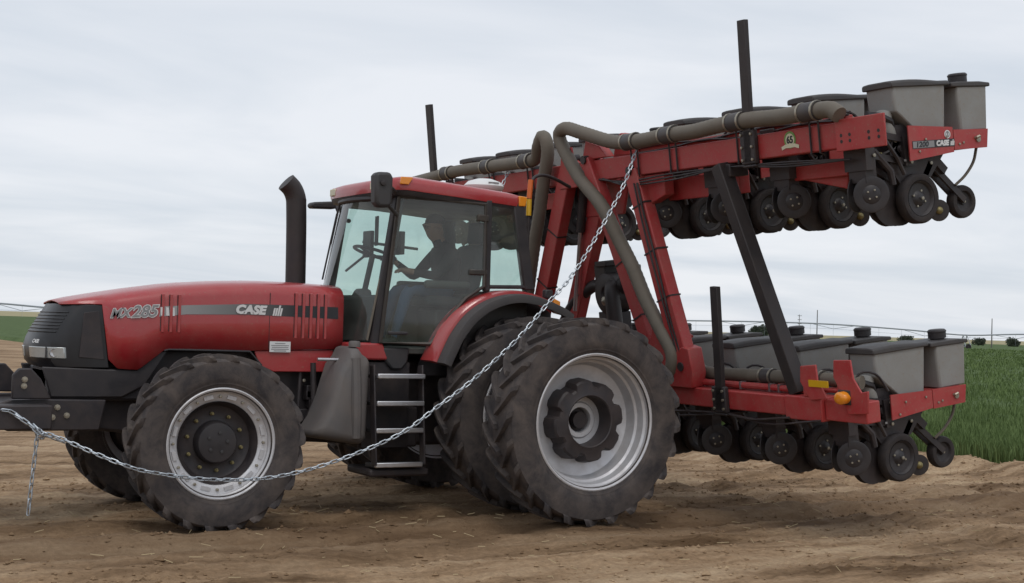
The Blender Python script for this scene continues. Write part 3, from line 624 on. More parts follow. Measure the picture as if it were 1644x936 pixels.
# rear axle, transmission, hitch
mb = MB('black_metal'); mb.tube([(0, -1.95, .963), (0, 1.95, .963)], .075, 16); mb.tube([(0, -.7, .963), (0, -.3, .963), (0, .3, .963), (0, .7, .963)], [.17, .26, .26, .17], 16); mb.build('rear_axle', TR)
mb = MB('black_metal'); mb.prism([(-.55, .62), (1.4, .60), (1.4, 1.42), (-.2, 1.48), (-.55, 1.2)], -.33, .33, 'xz'); mb.build('transmission', TR, bevel=.04)
for s_ in (1, -1):
    mb = MB('black_metal'); mb.beam((-.15, .42 * s_, .62), (-1.28, .45 * s_, .98), .07, .12); mb.tube([(-.5, .43 * s_, .75), (-.62, .43 * s_, 1.45)], .03, 8); mb.beam((-.2, .40 * s_, 1.45), (-.66, .43 * s_, 1.47), .08, .1); mb.build('lift_arm', TR, bevel=.01)
mb = MB('steel_brown'); mb.tube([(-.45, 0, 1.35), (-1.25, 0, 1.62)], .04, 10); mb.build('top_link', TR)
# ---- cab
cab_y = lambda x: lerp(x, [-.15, .40, 1.45], [.80, .80, .665])
def post(name, p, q, wx, wy, mt='black_plastic', sides=(1, -1)):
    for s_ in sides:
        mb = MB(mt); mb.loft([[(c_[0] - wx / 2, (c_[1] - wy / 2) * s_, c_[2]), (c_[0] + wx / 2, (c_[1] - wy / 2) * s_, c_[2]), (c_[0] + wx / 2, (c_[1] + wy / 2) * s_, c_[2]), (c_[0] - wx / 2, (c_[1] + wy / 2) * s_, c_[2])] for c_ in (p, q)])
        mb.build(name, TR, bevel=.012)
post('front_pillar', (1.475, .655, 1.58), (1.262, .655, 3.02), .105, .07)
post('middle_pillar', (.375, .79, 2.12), (.375, .785, 3.0), .065, .06, sides=(1,))
post('rear_pillar', (-.105, .775, 2.15), (.045, .765, 3.0), .12, .07)
ws = lambda y, a: a + .205 * (1 - (y / .655) ** 2)
def wring(z):
    f = (z - 1.6) / 1.4; a = 1.55 - .275 * f; return [(ws(y, a), y, z) for y in np.linspace(-.655, .655, 15)]
mb = MB('cab_glass'); mb.loft([wring(z) for z in (1.62, 1.9, 2.2, 2.5, 2.8, 2.98)], caps=False, closed=False); mb.build('windscreen', TR, smooth=60)
mb = MB('black_plastic'); mb.tube([(p[0] + .01, p[1], p[2]) for p in wring(2.97)], .025, 6); mb.build('windscreen_trim', TR)
mb = MB('hose'); mb.tube([wring(z)[-1] for z in (1.62, 2.0, 2.2)], .012, 6); mb.build('windscreen_seal', TR)
# wiper
wsx = lambda y, z: ws(y, 1.55 - .275 * (z - 1.6) / 1.4) + .018
mb = MB('black_plastic'); mb.tube([(wsx(y, z), y, z) for y, z in ((-.30, 2.95), (-.34, 2.75), (-.38, 2.55))], .010, 6); mb.tube([(wsx(y, z), y, z) for y, z in ((-.36, 2.86), (-.38, 2.6), (-.41, 2.35), (-.43, 2.2))], .009, 6); mb.build('wiper', TR)
# door and windows on the near side; one wide fixed window on the far side
for s_ in (1,):
    D_ = [(1.29, 2.975), (.425, 2.955), (.415, 2.17), (.60, 2.045), (.755, 1.86), (.88, 1.68), (.945, 1.60), (1.43, 1.605)]
    Pd = [(x, (cab_y(x) + .028) * s_, z) for x, z in D_]
    mb = MB('post_brown'); mb.tube(Pd, .022, 6, closed=True); dr = mb.build('door', TR)
    mb = MB('cab_glass'); mb.add(Pd, [tuple(range(8))]); mb.build('door_glass', dr)
    mb = MB('post_brown'); mb.box(.39, .51, min(.80 * s_, .845 * s_), max(.80 * s_, .845 * s_), 2.785, 2.855); mb.build('hinge', dr, bevel=.012); mb = MB('post_brown'); mb.box(.39, .58, min(.80 * s_, .845 * s_), max(.80 * s_, .845 * s_), 2.27, 2.325); mb.build('hinge', dr, bevel=.012)
    mb = MB('black_plastic'); mb.box(1.18, 1.38, min(.735 * s_, .765 * s_) - .0, max(.735 * s_, .765 * s_), 1.68, 1.71); mb.build('handle', dr, bevel=.008)
    mb = MB('cab_glass'); mb.add([(.34, .80 * s_, 2.18), (-.05, .792 * s_, 2.20), (.0, .788 * s_, 2.96), (.345, .795 * s_, 2.965)], [(0, 1, 2, 3)]); mb.build('side_window', TR)
    mb = MB('black_plastic'); mb.tube([(.35, .80 * s_, 2.165), (-.1, .79 * s_, 2.18)], .02, 6); mb.build('window_frame', TR)
FW = [(1.29, -cab_y(1.29) - .01, 2.96), (.03, -.795, 2.955), (-.05, -.80, 2.17), (.415, -.81, 2.15), (.60, -.80, 2.045), (.755, -.79, 1.86), (.88, -.775, 1.68), (1.43, -.68, 1.605)]
mb = MB('cab_glass'); mb.add(FW, [tuple(range(8))]); mb.build('far_window', TR)
mb = MB('post_brown'); mb.tube(FW, .016, 6, closed=True); mb.build('far_window_frame', TR)
mb = MB('cab_glass'); mb.add([(-.10, -.76, 2.05), (-.10, .76, 2.05), (.02, .75, 2.97), (.02, -.75, 2.97)], [(0, 1, 2, 3)]); mb.build('rear_window', TR)
# cab floor, rear bulkhead, headliner
mb = MB('interior'); mb.box(.0, 1.45, -.64, .64, 1.50, 1.56); mb.box(-.12, -.06, -.74, .74, 1.5, 2.06); mb.box(-.1, .36, -.76, .76, 2.04, 2.10)
for s_ in (1, -1): mb.prism([(-.1, 1.5), (.93, 1.5), (.93, 1.62), (.87, 1.68), (.745, 1.86), (.59, 2.04), (.40, 2.12), (-.1, 2.14)], .70 * s_, .745 * s_, 'xz')
mb.build('cab_tub', TR, bevel=.01)
mb = MB('interior'); mb.prism([(1.36, 1.57), (1.46, 1.57), (1.45, 2.02), (1.38, 2.06)], -.60, .60, 'xz'); mb.build('dashboard', TR, bevel=.02)
mb = MB('interior'); mb.box(.02, 1.30, -.70, .70, 2.955, 3.01); mb.build('headliner', TR, bevel=.01)
# roof
def roof_ring(z, sx, inset):
    out = []; H_ = [(-.07, .70), (-.03, .77), (.08, .805), (.7, .815), (1.25, .80), (1.345, .765), (1.41, .66), (1.455, .45), (1.475, .2)]
    pts = H_ + [(x, -y) for x, y in H_[::-1]]
    for x, y in pts:
        zz = z(x); cx = .7; out.append((cx + (x - cx) * (1 - inset / .75), y * (1 - inset / .8), zz))
    return out
zt = lambda x: lerp(x, [-.1, .3, 1.3, 1.5], [3.075, 3.105, 3.165, 3.14])
mb = MB('black_plastic'); mb.loft([roof_ring(lambda x: zt(x) - .19, 1, .06), roof_ring(lambda x: zt(x) - .175, 1, .02), roof_ring(lambda x: zt(x) - .128, 1, .003)]); mb.build('roof_underside', TR, bevel=.006)
mb = MB('red_paint'); mb.loft([roof_ring(lambda x: zt(x) - .126, 1, 0), roof_ring(lambda x: zt(x) - .06, 1, -.006), roof_ring(lambda x: zt(x) - .02, 1, .01), roof_ring(lambda x: zt(x) + .006, 1, .07), roof_ring(lambda x: zt(x) + .035, 1, .3), roof_ring(lambda x: zt(x) + .04, 1, .6)]); roof = mb.build('roof', TR, smooth=50)
for s_ in (1, -1):
    mb = MB('amber'); mb.prism([(1.20, 3.155), (1.325, 3.155), (1.335, 3.085), (1.245, 3.085)], .803 * s_, .822 * s_, 'xz'); mb.build('marker_lamp', roof, bevel=.006)
    mb = MB('amber'); mb.prism([(-.045, 3.06), (.045, 3.065), (.045, 2.965), (-.03, 2.965)], .770 * s_, .812 * s_, 'xz'); mb.build('marker_lamp', roof, bevel=.008)
    mb = MB('decal_cream'); mb.box(1.43, 1.465, min(.42 * s_, .56 * s_), max(.42 * s_, .56 * s_), 3.045, 3.115); mb.build('roof_lamp', roof, bevel=.008)
# gps dome
mb = MB('white_plastic'); rr_ = lambda z, a, b_: [(-.02 + a * math.cos(q), b_ * math.sin(q), z) for q in np.linspace(0, 2 * math.pi, 24, endpoint=False)]
mb.loft([rr_(3.125, .15, .13), rr_(3.16, .205, .17), rr_(3.19, .215, .18), rr_(3.235, .17, .15), rr_(3.262, .08, .08), rr_(3.267, .02, .02)]); gp = mb.build('gps_receiver', roof, smooth=50)
gp.location = (0.02, 0, .03)
mb = MB('decal_grey'); mb.box(-.10, .02, .166, .170, 3.205, 3.222); mb.build('print', gp)
# mirrors
mb = MB('dark_grey'); mb.prism([(1.555, 3.10), (1.58, 3.15), (1.71, 3.145), (1.735, 3.11), (1.725, 2.87), (1.69, 2.825), (1.58, 2.83), (1.56, 2.87)], 1.02, 1.15, 'xz'); mr_ = mb.build('mirror', TR, bevel=.03, seg=3)
mb = MB('black_plastic'); mb.tube([(1.30, .70, 2.80), (1.42, .88, 2.82), (1.56, 1.04, 2.86)], .018, 8); mb.tube([(1.30, .70, 3.0), (1.45, .9, 3.03), (1.58, 1.05, 3.05)], .014, 8); mb.lathe([(0, .03), (.02, .028), (.024, 0)], (1.66, 1.148, 3.05), 'y', 12); mb.build('mirror_arm', mr_)
mb = MB('dark_grey'); mb.prism([(1.20, 3.045), (1.45, 3.02), (1.475, 2.99), (1.455, 2.955), (1.19, 2.965)], -1.16, -1.02, 'xz'); mr_ = mb.build('mirror', TR, bevel=.02, seg=3)
mb = MB('black_plastic'); mb.tube([(1.20, -.66, 2.82), (1.20, -.85, 2.84), (1.19, -1.04, 3.0)], .022, 8); mb.build('mirror_arm', mr_)
# fenders over the inner rear wheels
FP = [(1.01, 1.45), (.955, 1.57), (.865, 1.74), (.71, 1.925), (.49, 2.065), (.22, 2.135), (-.06, 2.115), (-.35, 2.02), (-.46, 1.96)]
FP = [(p.x, p.z) for p in spline([(x, 0, z) for x, z in FP], .05)]
for s_ in (1, -1):
    for nm, mt, y0, y1, dz, th in (('fender', 'red_paint', .70, .985, 0, .03), ('fender_flare', 'fender_rubber', .96, 1.13, -.035, .05)):
        mb = MB(mt); rings = []
        for i, (x, z) in enumerate(FP):
            a = FP[max(0, i - 1)]; b_ = FP[min(len(FP) - 1, i + 1)]; d = Vector((b_[0] - a[0], 0, b_[1] - a[1])).normalized(); nn = Vector((-d.z, 0, d.x)) * -1
            if nn.dot(Vector((x, 0, z - .96))) < 0: nn = -nn
            P = lambda y, o_: (x + nn.x * (o_ + dz), y * s_, z + nn.z * (o_ + dz))
            rings.append([P(y0, .0), P(y1 - .05, .0), P(y1 - .012, -.012), P(y1, -.045), P(y1 - .004, -.085 if mt == 'fender_rubber' else -.06), P(y1 - .03, -.05 - th * .5), P(y0, -th)])
        mb.loft(rings); fo = mb.build(nm, TR, smooth=50)
        if nm == 'fender': fr_ = fo
    mb = MB('amber'); mb.prism([(-.25, 2.075), (-.325, 2.045), (-.325, 1.985), (-.25, 2.01)], .99 * s_, 1.03 * s_, 'xz'); mb.build('fender_lamp', fr_, bevel=.006)
    mb = MB('black_plastic'); mb.box(-.29, -.20, min(.88 * s_, .95 * s_), max(.88 * s_, .95 * s_), 2.07, 2.16); mb.build('work_lamp', fr_, bevel=.015)
    # inner wheel-well wall
    mb = MB('black_plastic'); well = [(x * .97, z - .03) for x, z in FP]; mb.prism(well + [(-.46, 1.3), (1.0, 1.3)], .60 * s_, .66 * s_, 'xz'); mb.build('wheel_well', TR)
# exhaust
mb = MB('steel_brown'); mb.tube(spline([(1.84, -.45, 1.95), (1.85, -.45, 2.6), (1.86, -.45, 2.90), (1.87, -.45, 3.0), (1.91, -.45, 3.085), (1.975, -.45, 3.145)], .03), .100, 20)
ex = mb.build('exhaust_stack', TR, smooth=50)
mb = MB('steel_brown'); mb.lathe([(2.965, .097), (2.965, .101), (2.985, .101), (2.985, .097)], (1.864, -.45, 0), 'z', 20); mb.build('exhaust_clamp', ex)
# fuel tank and steps
mb = MB('grey_tank')
tk = [(1.665, 1.50), (1.72, 1.57), (1.80, 1.555), (1.84, 1.47), (1.90, 1.40), (1.99, 1.10), (2.06, .92), (2.16, .78), (2.13, .735), (1.90, .70), (1.66, .665), (1.615, .72), (1.60, 1.46)]
mb.prism(tk, -.92, -.50, 'xz'); mb.build('fuel_tank', TR, bevel=.045, seg=3)
mb = MB('grey_tank'); tc_ = (1.82, 1.05); tr_ = lambda y, k_: [(tc_[0] + (x - tc_[0]) * k_, y, tc_[1] + (z - tc_[1]) * (1 - (1 - k_) * .6)) for x, z in tk]
mb.loft([tr_(.50, 1), tr_(.74, 1), tr_(.82, .98), tr_(.88, .91), tr_(.915, .78), tr_(.93, .6)]); tkk = mb.build('fuel_tank', TR, bevel=.03, seg=3, smooth=60)
mb = MB('grey_tank'); mb.lathe([(1.56, .055), (1.60, .055), (1.615, .045), (1.618, 0)], (1.735, .80, 0), 'z', 18); mb.build('fuel_cap', tkk)
mb = MB('grey_tank'); mb.tube(spline([(1.77, .905, 1.46), (1.76, .925, 1.2), (1.75, .925, .95), (1.74, .905, .74)], .04), .05, 10); mb.build('tank_rib', tkk)
mb = MB('black_metal')
for x in (1.585, 1.095): mb.beam((x, .88, 1.40), (x - .005, .98, .49), .10, .018, up=(1, 0, 0))
mb.box(1.1, 1.575, .62, .66, .62, 1.42); lad = mb.build('step_frame', TR, bevel=.006)
for z in (1.312, 1.063, .815, .502):
    mb = MB('dark_grey'); mb.box(1.10, 1.575, .76, .965, z - .035, z + .0); st_ = mb.build('step', lad, bevel=.006)
    mb = MB('bright_metal'); mb.box(1.098, 1.577, .967, 1.0, z - .032, z + .014); mb.build('tread_edge', st_, bevel=.008)
mb = MB('black_metal'); mb.box(.98, 1.60, .35, .62, .62, 1.0); mb.box(1.0, 1.6, .4, .93, .38, .45); mb.build('battery_box', TR, bevel=.02)
mb = MB('dark_grey'); mb.prism([(1.12, 1.56), (1.42, 1.56), (1.36, 1.42), (1.30, 1.35), (1.2, 1.35), (1.14, 1.42)], .55, .70, 'xz'); mb.build('step_guard', TR, bevel=.02)
# interior: seat, console, steering wheel, monitor
mb = MB('seat_fabric'); mb.prism([(.18, 1.95), (.72, 1.97), (.76, 2.03), (.70, 2.08), (.30, 2.06), (.20, 2.10)], -.25, .25, 'xz'); mb.prism([(.30, 2.05), (.16, 2.05), (.05, 2.55), (.09, 2.62), (.18, 2.58), (.26, 2.2)], -.24, .24, 'xz'); seat = mb.build('seat', TR, bevel=.04, seg=3)
mb = MB('seat_fabric'); mb.prism([(.02, 2.62), (.12, 2.62), (.10, 2.84), (.04, 2.84)], -.14, .14, 'xz'); mb.build('headrest', seat, bevel=.03)
mb = MB('black_plastic'); mb.box(.3, .62, -.2, .2, 1.56, 1.95); mb.build('seat_base', seat, bevel=.03)
for s_ in (1, -1):
    mb = MB('interior'); mb.box(.30, .80, min(.27 * s_, .36 * s_), max(.27 * s_, .36 * s_), 2.14, 2.22); mb.build('armrest', seat, bevel=.03)
mb = MB('interior'); mb.prism([(1.24, 1.56), (1.44, 1.56), (1.44, 1.98), (1.36, 2.12), (1.26, 2.11), (1.23, 1.9)], -.10, .10, 'xz'); cns = mb.build('steering_console', TR, bevel=.03)
tl = Matrix.Rotation(R(-16), 3, 'Y'); mb = MB('black_plastic'); rg = [tl @ Vector((.21 * math.cos(a), .21 * math.sin(a), 0)) + Vector((1.20, 0, 2.47)) for a in np.linspace(0, 2 * math.pi, 32, endpoint=False)]
mb.tube(rg, .016, 8, closed=True)
for a in (.3, 2.4, 4.5): mb.tube([Vector((1.22, 0, 2.44)), tl @ Vector((.21 * math.cos(a), .21 * math.sin(a), 0)) + Vector((1.20, 0, 2.47))], .014, 6)
mb.tube([(1.22, 0, 2.46), (1.30, 0, 2.08)], .03, 8); mb.build('steering_wheel', cns)
mb = MB('black_plastic'); mb.box(1.02, 1.06, -.62, -.42, 2.45, 2.72); mb.tube([(1.04, -.5, 2.5), (1.25, -.6, 2.3)], .015, 6); mb.build('monitor', TR, bevel=.01)
mb = MB('black_plastic'); mb.box(1.17, 1.22, .44, .62, 2.44, 2.66); mb.tube([(1.2, .55, 2.5), (1.36, .6, 2.5)], .015, 6); mb.build('monitor', TR, bevel=.015)
mb = MB('black_plastic'); mb.tube([(1.15, -.10, 2.84), (1.15, -.10, 2.55), (1.17, -.02, 2.55), (1.17, -.02, 2.84)], .012, 6); mb.build('cable', TR)
mb = MB('black_plastic'); mb.tube([(1.0, -.75, 2.62), (.35, -.79, 2.58)], .016, 6); mb.build('far_door_rail', TR)
mb = MB('interior'); mb.box(.25, .85, -.62, -.36, 1.56, 2.10); mb.build('side_console', TR, bevel=.03)

# ---- driver
def driver():
    V = []; E_ = []; Rd = []
    def add(p, r_, par=None):
        V.append(p); Rd.append(r_ if isinstance(r_, tuple) else (r_, r_)); i = len(V) - 1
        if par is not None: E_.append((par, i))
        return i
    pel = add((.40, 0, 2.14), (.13, .16)); sp = add((.39, 0, 2.30), (.12, .155), pel); chs = add((.42, 0, 2.47), (.12, .17), sp); nk0 = add((.48, 0, 2.585), (.075, .09), chs)
    nk = add((.51, 0, 2.64), (.056, .058), nk0); hd = add((.55, 0, 2.71), (.082, .078), nk); h2 = add((.56, 0, 2.79), (.098, .085), hd); h3 = add((.55, 0, 2.86), (.07, .065), h2)
    ns = add((.655, 0, 2.735), .014, hd); ch_ = add((.625, 0, 2.665), .03, hd)
    for s_ in (1, -1):
        ear = add((.545, .088 * s_, 2.745), .014, hd)
        sh = add((.44, .19 * s_, 2.50), .075, chs); el = add((.64, .27 * s_, 2.26), .054, sh)
        wr = add((.90, .20 * s_ if s_ > 0 else -.15, 2.30 if s_ > 0 else 2.40), .033, el); pm = add((.97, .19 * s_ if s_ > 0 else -.15, 2.31 if s_ > 0 else 2.44), (.022, .034), wr); bx_, by_, bz_ = V[pm]
        for k_, (dy_, ln) in enumerate(((-.032, .05), (-.011, .062), (.011, .058), (.032, .045))):
            k1 = add((bx_ + .045, by_ + dy_, bz_ + .004), .010, pm); k2 = add((bx_ + .045 + ln * .6, by_ + dy_, bz_ - .012), .009, k1); add((bx_ + .04 + ln * .8, by_ + dy_, bz_ - .035), .008, k2)
        t1 = add((bx_ + .0, by_ - .045 * s_, bz_ - .005), .011, pm); add((bx_ + .035, by_ - .055 * s_, bz_ - .02), .009, t1)
        hp = add((.45, .10 * s_, 2.12), .095, pel); kn = add((.90, .15 * s_, 2.13), .07, hp); an = add((1.03, .15 * s_, 1.68), .045, kn); hl = add((1.02, .15 * s_, 1.61), .042, an); add((1.22, .16 * s_, 1.60), (.035, .045), hl)
    me = bpy.data.meshes.new('person'); me.from_pydata(V, E_, []); me.materials.append(MATS['cloth_dark'])
    o = bpy.data.objects.new('person', me); COL.objects.link(o)
    md = o.modifiers.new('skin', 'SKIN'); md.use_smooth_shade = True
    for i, sv in enumerate(me.skin_vertices[0].data): sv.radius = Rd[i]; sv.use_root = (i == 0)
    md = o.modifiers.new('sub', 'SUBSURF'); md.levels = 1; md.render_levels = 2
    dg = bpy.context.evaluated_depsgraph_get(); ev = o.evaluated_get(dg); m2 = bpy.data.meshes.new_from_object(ev); o.modifiers.clear(); o.data = m2
    m2.materials.clear()
    for q in ('cloth_dark', 'denim', 'skin', 'black_plastic'): m2.materials.append(MATS[q])
    for p in m2.polygons:
        c_ = p.center
        p.material_index = 2 if (c_.z > 2.625 or c_.x > .88 and c_.z > 2.24) else 3 if c_.z < 1.66 else 1 if c_.z < 2.16 else 0
    m2.shade_smooth()
    mb = MB('hair'); rings = []
    for z, a, b_, cx in ((2.80, .108, .098, .545), (2.83, .106, .095, .543), (2.87, .085, .078, .545), (2.895, .05, .045, .548), (2.903, .01, .01, .55)): rings.append([(cx + a * math.cos(q), b_ * math.sin(q), z) for q in np.linspace(0, 2 * math.pi, 20, endpoint=False)])
    mb.loft(rings); mb.build('hair', o, smooth=50)
    mb = MB('hair')
    for s_ in (1, -1): mb.lathe([(0, .008), (.006, 0)], (.643, .032 * s_, 2.765), 'x', 8)
    mb.build('eyes', o)
    tag(o, 'driver in dark jacket sitting at the wheel inside the tractor cab', 'person')
driver()
# ================================================================== PLANTER (carried on the hitch, nose tipped down about 8 degrees)
PL = empty('planter', (-1.2, 0, .9), (0, .1395, 0)); tag(PL, 'red stack-folding row-crop planter with grey seed hoppers raised behind the tractor', 'planter')
# ---- bars
mb = MB('red_frame'); mb.box(-.58, -.40, -3.9, 2.93, .11, .29); lowbar = mb.build('toolbar', PL, bevel=.012)
for s_ in (1, -1):
    mb = MB('red_frame'); y0, y1 = (2.935, 3.42) if s_ > 0 else (-4.3, -3.905); mb.box(-.60, -.375, y0, y1, .085, .30); mb.build('bar_sleeve', PL, bevel=.012)
    mb = MB('red_frame'); y0, y1 = (3.425, 3.93) if s_ > 0 else (-4.7, -4.305); mb.box(-.57, -.41, y0, y1, .10, .285); mb.build('bar_end', PL, bevel=.01)
mb = MB('red_frame'); mb.box(-.58, -.40, .0, 4.05, 2.425, 2.645); upbar = mb.build('wing_bar', PL, bevel=.012)
mb = MB('red_frame'); mb.box(-.58, -.40, -4.3, -.22, 2.425, 2.645); farbar = mb.build('wing_bar', PL, bevel=.012)
mb = MB('red_frame'); mb.box(-.70, -.61, .35, 3.75, 2.60, 2.715); mb.build('rear_rail', PL, bevel=.01)
mb = MB('red_frame'); mb.box(-.395, -.375, 3.86, 4.43, 2.40, 2.665); ep = mb.build('wing_end_plate', PL, bevel=.006)
for y in (3.93, 4.03, 4.25, 4.36):
    for z in (2.48, 2.53):
        mb = MB('decal_black'); mb.lathe([(-.376, .016), (-.3735, .016), (-.3735, 0)], (0, y, z), 'x', 8); mb.build('bolt_hole', ep)
# red rests on the lower bar
for poly, x in (([(3.628, .64), (3.834, .648), (3.853, .49), (3.936, .378), (4.018, .393), (3.999, .20), (3.766, .18), (3.688, .364), (3.611, .494)], -.38), ([(3.21, .575), (3.412, .594), (3.42, .458), (3.527, .301), (3.311, .277), (3.193, .436)], -.37)):
    mb = MB('red_frame'); mb.prism(poly, x, x + .018, 'yz'); mb.prism([(poly[0][0] - .01, .30), (poly[0][0] + .05, .30), (poly[0][0] + .05, .42), (poly[0][0], .42)], x - .16, x - .002, 'yz'); mb.build('wing_rest', PL, bevel=.006)
mb = MB('yellow'); mb.box(-.35, -.342, 3.315, 3.56, .40, .458); mb.build('reflector', PL)
mb = MB('amber'); mb.loft([[(-.33 + a, 3.735 + .075 * q * math.cos(th), .325 + .055 * q * math.sin(th)) for th in np.linspace(0, 2 * math.pi, 16, endpoint=False)] for a, q in ((-.03, 1), (.02, 1), (.035, .85), (.042, .4))]); lamp = mb.build('warning_lamp', PL, smooth=50)
mb = MB('black_plastic'); mb.box(-.41, -.355, 3.66, 3.81, .26, .39); mb.build('lamp_base', lamp, bevel=.01)
# thin pipes on top of the lower bar
for x, y1, r_ in ((-.50, 3.3, .03), (-.57, 3.5, .02)): mb = MB('red_frame'); mb.tube([(x, 1.3, .335), (x, y1, .335)], r_, 10); mb.build('hydraulic_pipe', PL)
for y in (2.2, 2.62, 2.75, 3.1): mb = MB('bright_metal'); mb.box(-.535, -.465, y, y + .02, .30, .372); mb.build('pipe_clip', PL)
# ---- folding arms
def arm(p, q, wd=.19, dp=.13, nm='fold_arm'):
    mb = MB('red_frame'); mb.beam(p, q, dp, wd, up=(0, 1, 0), h2=wd * 1.12); a = mb.build(nm, PL, bevel=.012)
    for c_ in (p, q):
        mb = MB('black_metal'); mb.lathe([(-.085, .0), (-.085, .045), (.085, .045), (.085, 0)], c_, 'x', 14); mb.build('pivot_pin', a)
    return a
arm((-.40, .07, 2.66), (-.42, 1.02, .42), .155)
arm((-.42, .86, 2.48), (-.42, 1.46, .50), .21)
arm((-.42, -.30, 2.70), (-.42, -1.55, .45), .21)
arm((-.66, .08, 2.62), (-.66, -1.18, .45), .22)
# base knuckles and gussets
for poly, a, c_ in (([(1.22, .29), (1.60, .29), (1.64, .44), (1.60, .68), (1.50, .70), (1.34, .62)], -.52, -.35), ([(.82, .29), (1.22, .29), (1.26, .55), (1.17, .95), (1.05, .92)], -.46, -.335), ([(-1.75, .29), (-1.35, .29), (-1.40, .70), (-1.6, .70)], -.52, -.35), ([(-1.35, .29), (-1.0, .29), (-1.05, .60), (-1.25, .60)], -.74, -.59)):
    mb = MB('red_frame'); mb.prism(poly, a, c_, 'yz'); mb.build('knuckle', PL, bevel=.012)
for poly, a, c_ in (([(-.05, 2.66), (.42, 2.66), (.30, 2.78), (.05, 2.86)], -.50, -.385), ([(.25, 2.655), (.72, 2.655), (.66, 2.86), (.42, 2.90), (.34, 2.86)], -.66, -.585), ([(-.48, 2.38), (-.12, 2.38), (-.16, 2.82), (-.38, 2.82)], -.36, -.34), ([(.55, 2.42), (1.32, 2.42), (1.32, 2.20), (1.05, 2.12)], -.56, -.44), ([(-.62, 2.42), (.5, 2.42), (.35, 2.05), (-.4, 2.05)], -.62, -.585)):
    mb = MB('red_frame'); mb.prism(poly, a, c_, 'yz'); mb.build('gusset', PL, bevel=.01)
mb = MB('bright_metal'); mb.tube([(-.55, -.46, 1.9), (-.55, -.72, 1.02)], .022, 10); ram = mb.build('fold_cylinder', PL)
mb = MB('black_metal'); mb.tube([(-.55, -.28, 2.5), (-.55, -.46, 1.9)], .05, 12); mb.build('cylinder_barrel', ram)
for y0, y1, z0, z1 in ((.60, 2.25, 2.14, 2.36), (2.9, 3.7, 2.20, 2.34), (-3.9, -.7, 2.18, 2.36)):
    mb = MB('red_frame'); mb.box(-.76, -.63, y0, y1, z0, z1); mb.build('wing_channel', PL, bevel=.01)
mb = MB('red_frame'); mb.beam((-.66, 2.75, 2.36), (-.74, 3.62, 2.16), .08, .15); mb.build('wing_brace', PL, bevel=.01)
# hitch mast
mb = MB('red_frame')
for s_ in (1, -1): mb.beam((-.30, .42 * s_, -.18), (-.30, .30 * s_, .85), .05, .14, up=(1, 0, 0))
mb.box(-.36, -.24, -.36, .36, .74, .86); mb.box(-.40, -.26, -.5, .5, .12, .26); mb.build('hitch_mast', PL, bevel=.01)
# ---- posts, strut
def post_up(y, z0, z1, zb0, zb1, lean=.05, wd=.105):
    mb = MB('steel_brown'); mb.beam((-.37, y, z0), (-.37, y + lean, z1), wd, .05, up=(1, 0, 0)); o = mb.build('marker_post', PL, bevel=.006)
    mb = MB('black_metal'); mb.box(-.398, -.345, y - .10, y + .10, zb0, zb1); mb.box(-.61, -.582, y - .10, y + .10, zb0, zb1); mb.box(-.6, -.35, y - .09, y + .09, zb0 - .03, zb0 - .002); mb.build('clamp', o, bevel=.012)
    for dy_ in (-.07, .07):
        for z in (zb0 + .04, (zb0 + zb1) / 2, zb1 - .04):
            mb = MB('zinc'); mb.lathe([(-.345, .014), (-.33, .014), (-.328, 0)], (0, y + dy_, z), 'x', 6); mb.build('bolt', o)
post_up(2.75, 2.40, 3.68, 2.39, 2.70); post_up(2.02, .10, 1.287, .08, .33, .06); post_up(-3.53, 2.42, 3.67, 2.39, 2.70, .06, .13)
mb = MB('steel_brown'); mb.beam((-.36, 2.33, 2.42), (-.48, 3.03, .31), .14, .13, up=(0, 1, 0)); st = mb.build('transport_strut', PL, bevel=.008)
mb = MB('black_metal'); mb.box(-.58, -.36, 2.22, 2.46, 2.30, 2.42); mb.build('strut_bracket', st, bevel=.01)
# ---- air hoses
def hose(name, pts, r_, st=.03):
    P = spline(pts, st); mb = MB('hose'); mb.tube(P, [r_ * (1.022 if i % 2 else .978) for i in range(len(P))], 14); return mb.build(name, PL, smooth=60)
hx = -.355
A_ = [(3.95, 2.70), (3.85, 2.755), (3.60, 2.765), (3.2, 2.765), (2.82, 2.785), (2.42, 2.785), (1.95, 2.765), (1.55, 2.775), (1.13, 2.765), (.64, 2.795), (.13, 2.94), (-.20, 3.025), (-.345, 2.965), (-.27, 2.80), (-.01, 2.475), (.36, 2.155), (.59, 1.755), (.775, 1.49), (.95, 1.17), (1.17, .86), (1.325, .645), (1.31, .50), (1.22, .40)]
ha = hose('air_hose', [(hx if 1.6 > z or y > .5 else -.315, y, z) for y, z in A_], .073)
B_ = [(-4.2, 2.72), (-3.54, 2.746), (-2.85, 2.77), (-2.05, 2.76), (-1.31, 2.745), (-.95, 2.76), (-.78, 2.88), (-.68, 2.985), (-.60, 2.93), (-.60, 2.76), (-.73, 2.495), (-.82, 2.29), (-.90, 2.1), (-1.1, 1.7), (-1.4, 1.0), (-1.6, .5)]
hb = hose('air_hose', [(hx if i < 6 else -.30, y, z) for i, (y, z) in enumerate(B_)], .073)
hose('air_hose', [(-.70, 1.12, .60), (-.66, 1.26, .50), (-.63, 1.45, .42), (-.62, 1.70, .405), (-.62, 2.14, .412), (-.62, 2.68, .419), (-.62, 3.02, .424), (-.64, 3.42, .415), (-.7, 3.6, .40)], .062)
